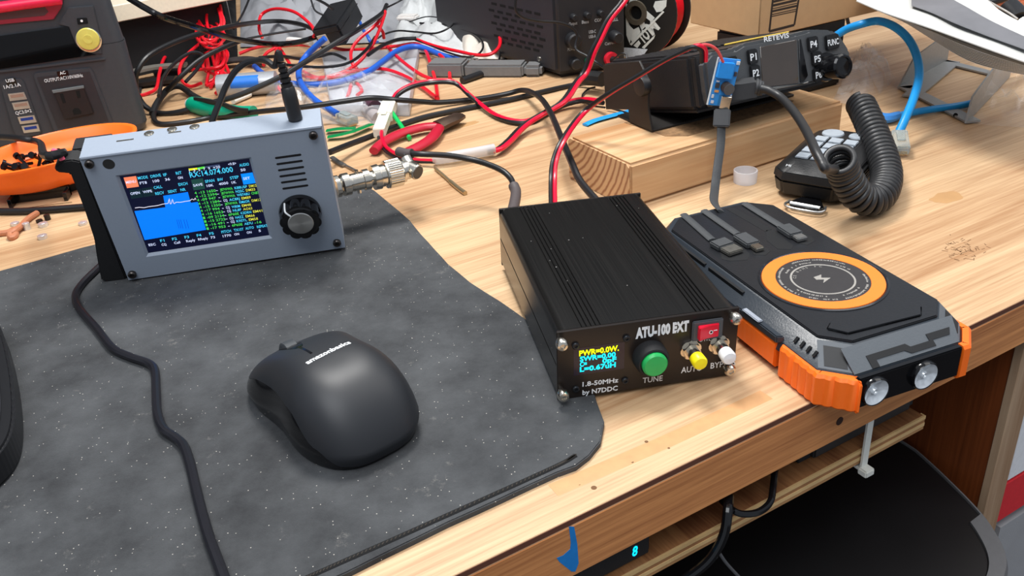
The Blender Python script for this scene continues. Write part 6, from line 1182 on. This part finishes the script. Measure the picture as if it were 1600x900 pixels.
for k in range(9):
    s_k = .3+.7*k/8
    nz = [(x-2*s_k*min(1, i/2), y+(.5+[0, 0, 3, 14, 27, 25, 12][i]*s_k), z-3-k*.9-[0, 0, 0, 3, 6, 6, 6][i]*s_k) for i, (x, y, z) in enumerate(nearz)]
    fz = [(x, y, z-4-k*1.4) for x, y, z in farz]
    part('page', sheet([un(*p) for p in nz], [un(*p) for p in fz], .5, PW_, T=MT), PW_, pap)
part('top_cover', sheet([un(*p) for p in nearz], [un(*p) for p in farz], .7, PW_, T=MT), PW_, pap)
inz = [(1424, 11, 94.2), (1455, 22, 93.8), (1490, 38, 92.6), (1530, 54, 89), (1565, 67, 86), (1640, 94, 82)]; ifz = [(1424, -8, 96.4), (1470, -6, 96.8), (1500, 8, 96.8), (1535, 28, 94), (1562, 42, 90.6), (1640, 78, 84)]
part('grey_cover_print', sheet([un(*p)+Vector((0, 0, 1.2)) for p in inz], [un(*p)+Vector((0, 0, 1.2)) for p in ifz], .4, PI_, T=MT), PI_, pap, 'grey printed cover picture')
# things behind the papers
cable('grey_jumper', [(1530, -6, 60), (1555, 8, 58), (1576, 20, 54), (1590, 30, 50)], 1.0, mat('jumper_grey', (170, 166, 160), .4), 'pair of pale grey wire ends behind the papers', 'wire')
pj = thing('panel_jack', 'black round jack with a silver nose at the top right corner', 'jack', Matrix.Translation(un(1590, 50, 0))); TT = Matrix.Translation(un(1590, 50, 0))
part('body', B().tube(wrel(P((1575, 14, 44), (1585, 24, 40), (1592, 34, 36)), TT), 11, 18, 4), BLK, pj); part('nose', B().tube(wrel(P((1592, 34, 36), (1598, 40, 33)), TT), 7.5, 18, 3), SIL, pj, 'silver nose')
rc = un(1530, 26, 0); orb = thing('orange_reel', 'orange plastic part with a black hook behind the papers', 'reel', Matrix.Translation(rc)); part('body', B().prism(roct(-50, 60, -20, 60, 14), .2, 18, 2, 2), mat('terracotta', (206, 122, 84), .5), orb); part('hook', B().tube([(-12, -22, 20), (10, -24, 24), (18, -10, 26), (10, 16, 22), (-14, 20, 20)], 4, 10, 6), BLK, orb, 'black hook')

# stains and scribbles on the bench top
BI = bench.matrix_world.copy(); BI.translation = BI.translation/S
def blot(cx, cy, rx, ry, seed, col, name, label, n=26):
    c = BI.inverted() @ un(cx, cy, .05); pts = []
    for i in range(n):
        a = 2*PI*i/n; k = 1+.35*noise.noise(Vector((math.cos(a)*1.6, math.sin(a)*1.6, seed))); pts.append((c.x+rx*k*math.cos(a), c.y+ry*k*math.sin(a)))
    part(name, B().prism(pts, 31.0, 31.06), mat('stain_%s' % name, col, .5, var=.2, scale=60), bench, label)
blot(1478, 308, 13, 7, 3, (184, 142, 96), 'faint_stain', 'faint round stain'); blot(722, 196, 18, 5, 8, (196, 146, 92), 'faint_stain', 'faint brown stain')
sb_ = B(); sr_ = random.Random(5)
for i in range(60):
    c = BI.inverted() @ un(1505+sr_.gauss(0, 16), 389+sr_.gauss(0, 7), .05); a = sr_.uniform(0, 3.1); l = sr_.uniform(.6, 2.0)
    sb_.box(-l, l, -.22, .22, 31.0, 31.07, M=Matrix.Translation((c.x, c.y, 0)) @ Matrix.Rotation(a, 4, 'Z'))
part('pitted_patch', sb_, mat('pit_brown', (116, 84, 56), .9), bench, 'patch of small dark pits')
sb_ = B()
for x, y, s_ in [(928, 762, 1.3), (1010, 690, .9), (962, 725, .8), (988, 722, .7), (905, 757, .6), (1045, 700, .6), (1000, 703, 1.0)]:
    c = BI.inverted() @ un(x, y, .05); sb_.lathe((c.x, c.y, 31.0), (0, 0, 1), [(0, s_), (.08, s_*.9), (.08, 0)], 10)
part('worm_holes', sb_, mat('pit_brown', (116, 84, 56)), bench, 'scattered tiny dark dents')
c = BI.inverted() @ un(1040, 690, .05); d = BI.inverted() @ un(1200, 618, .05); e_ = BI.inverted() @ un(860, 762, .05)
part('dark_streak', B().tube([(e_.x, e_.y-2, 31.0), (c.x, c.y, 31.0), (d.x, d.y+1, 31.0)], (.12, 4.2), 8, 8, flat=(0, 0, 1)), mat('streak_brown', (200, 152, 104), .5, var=.15, scale=200), bench, 'long darker grain streak')
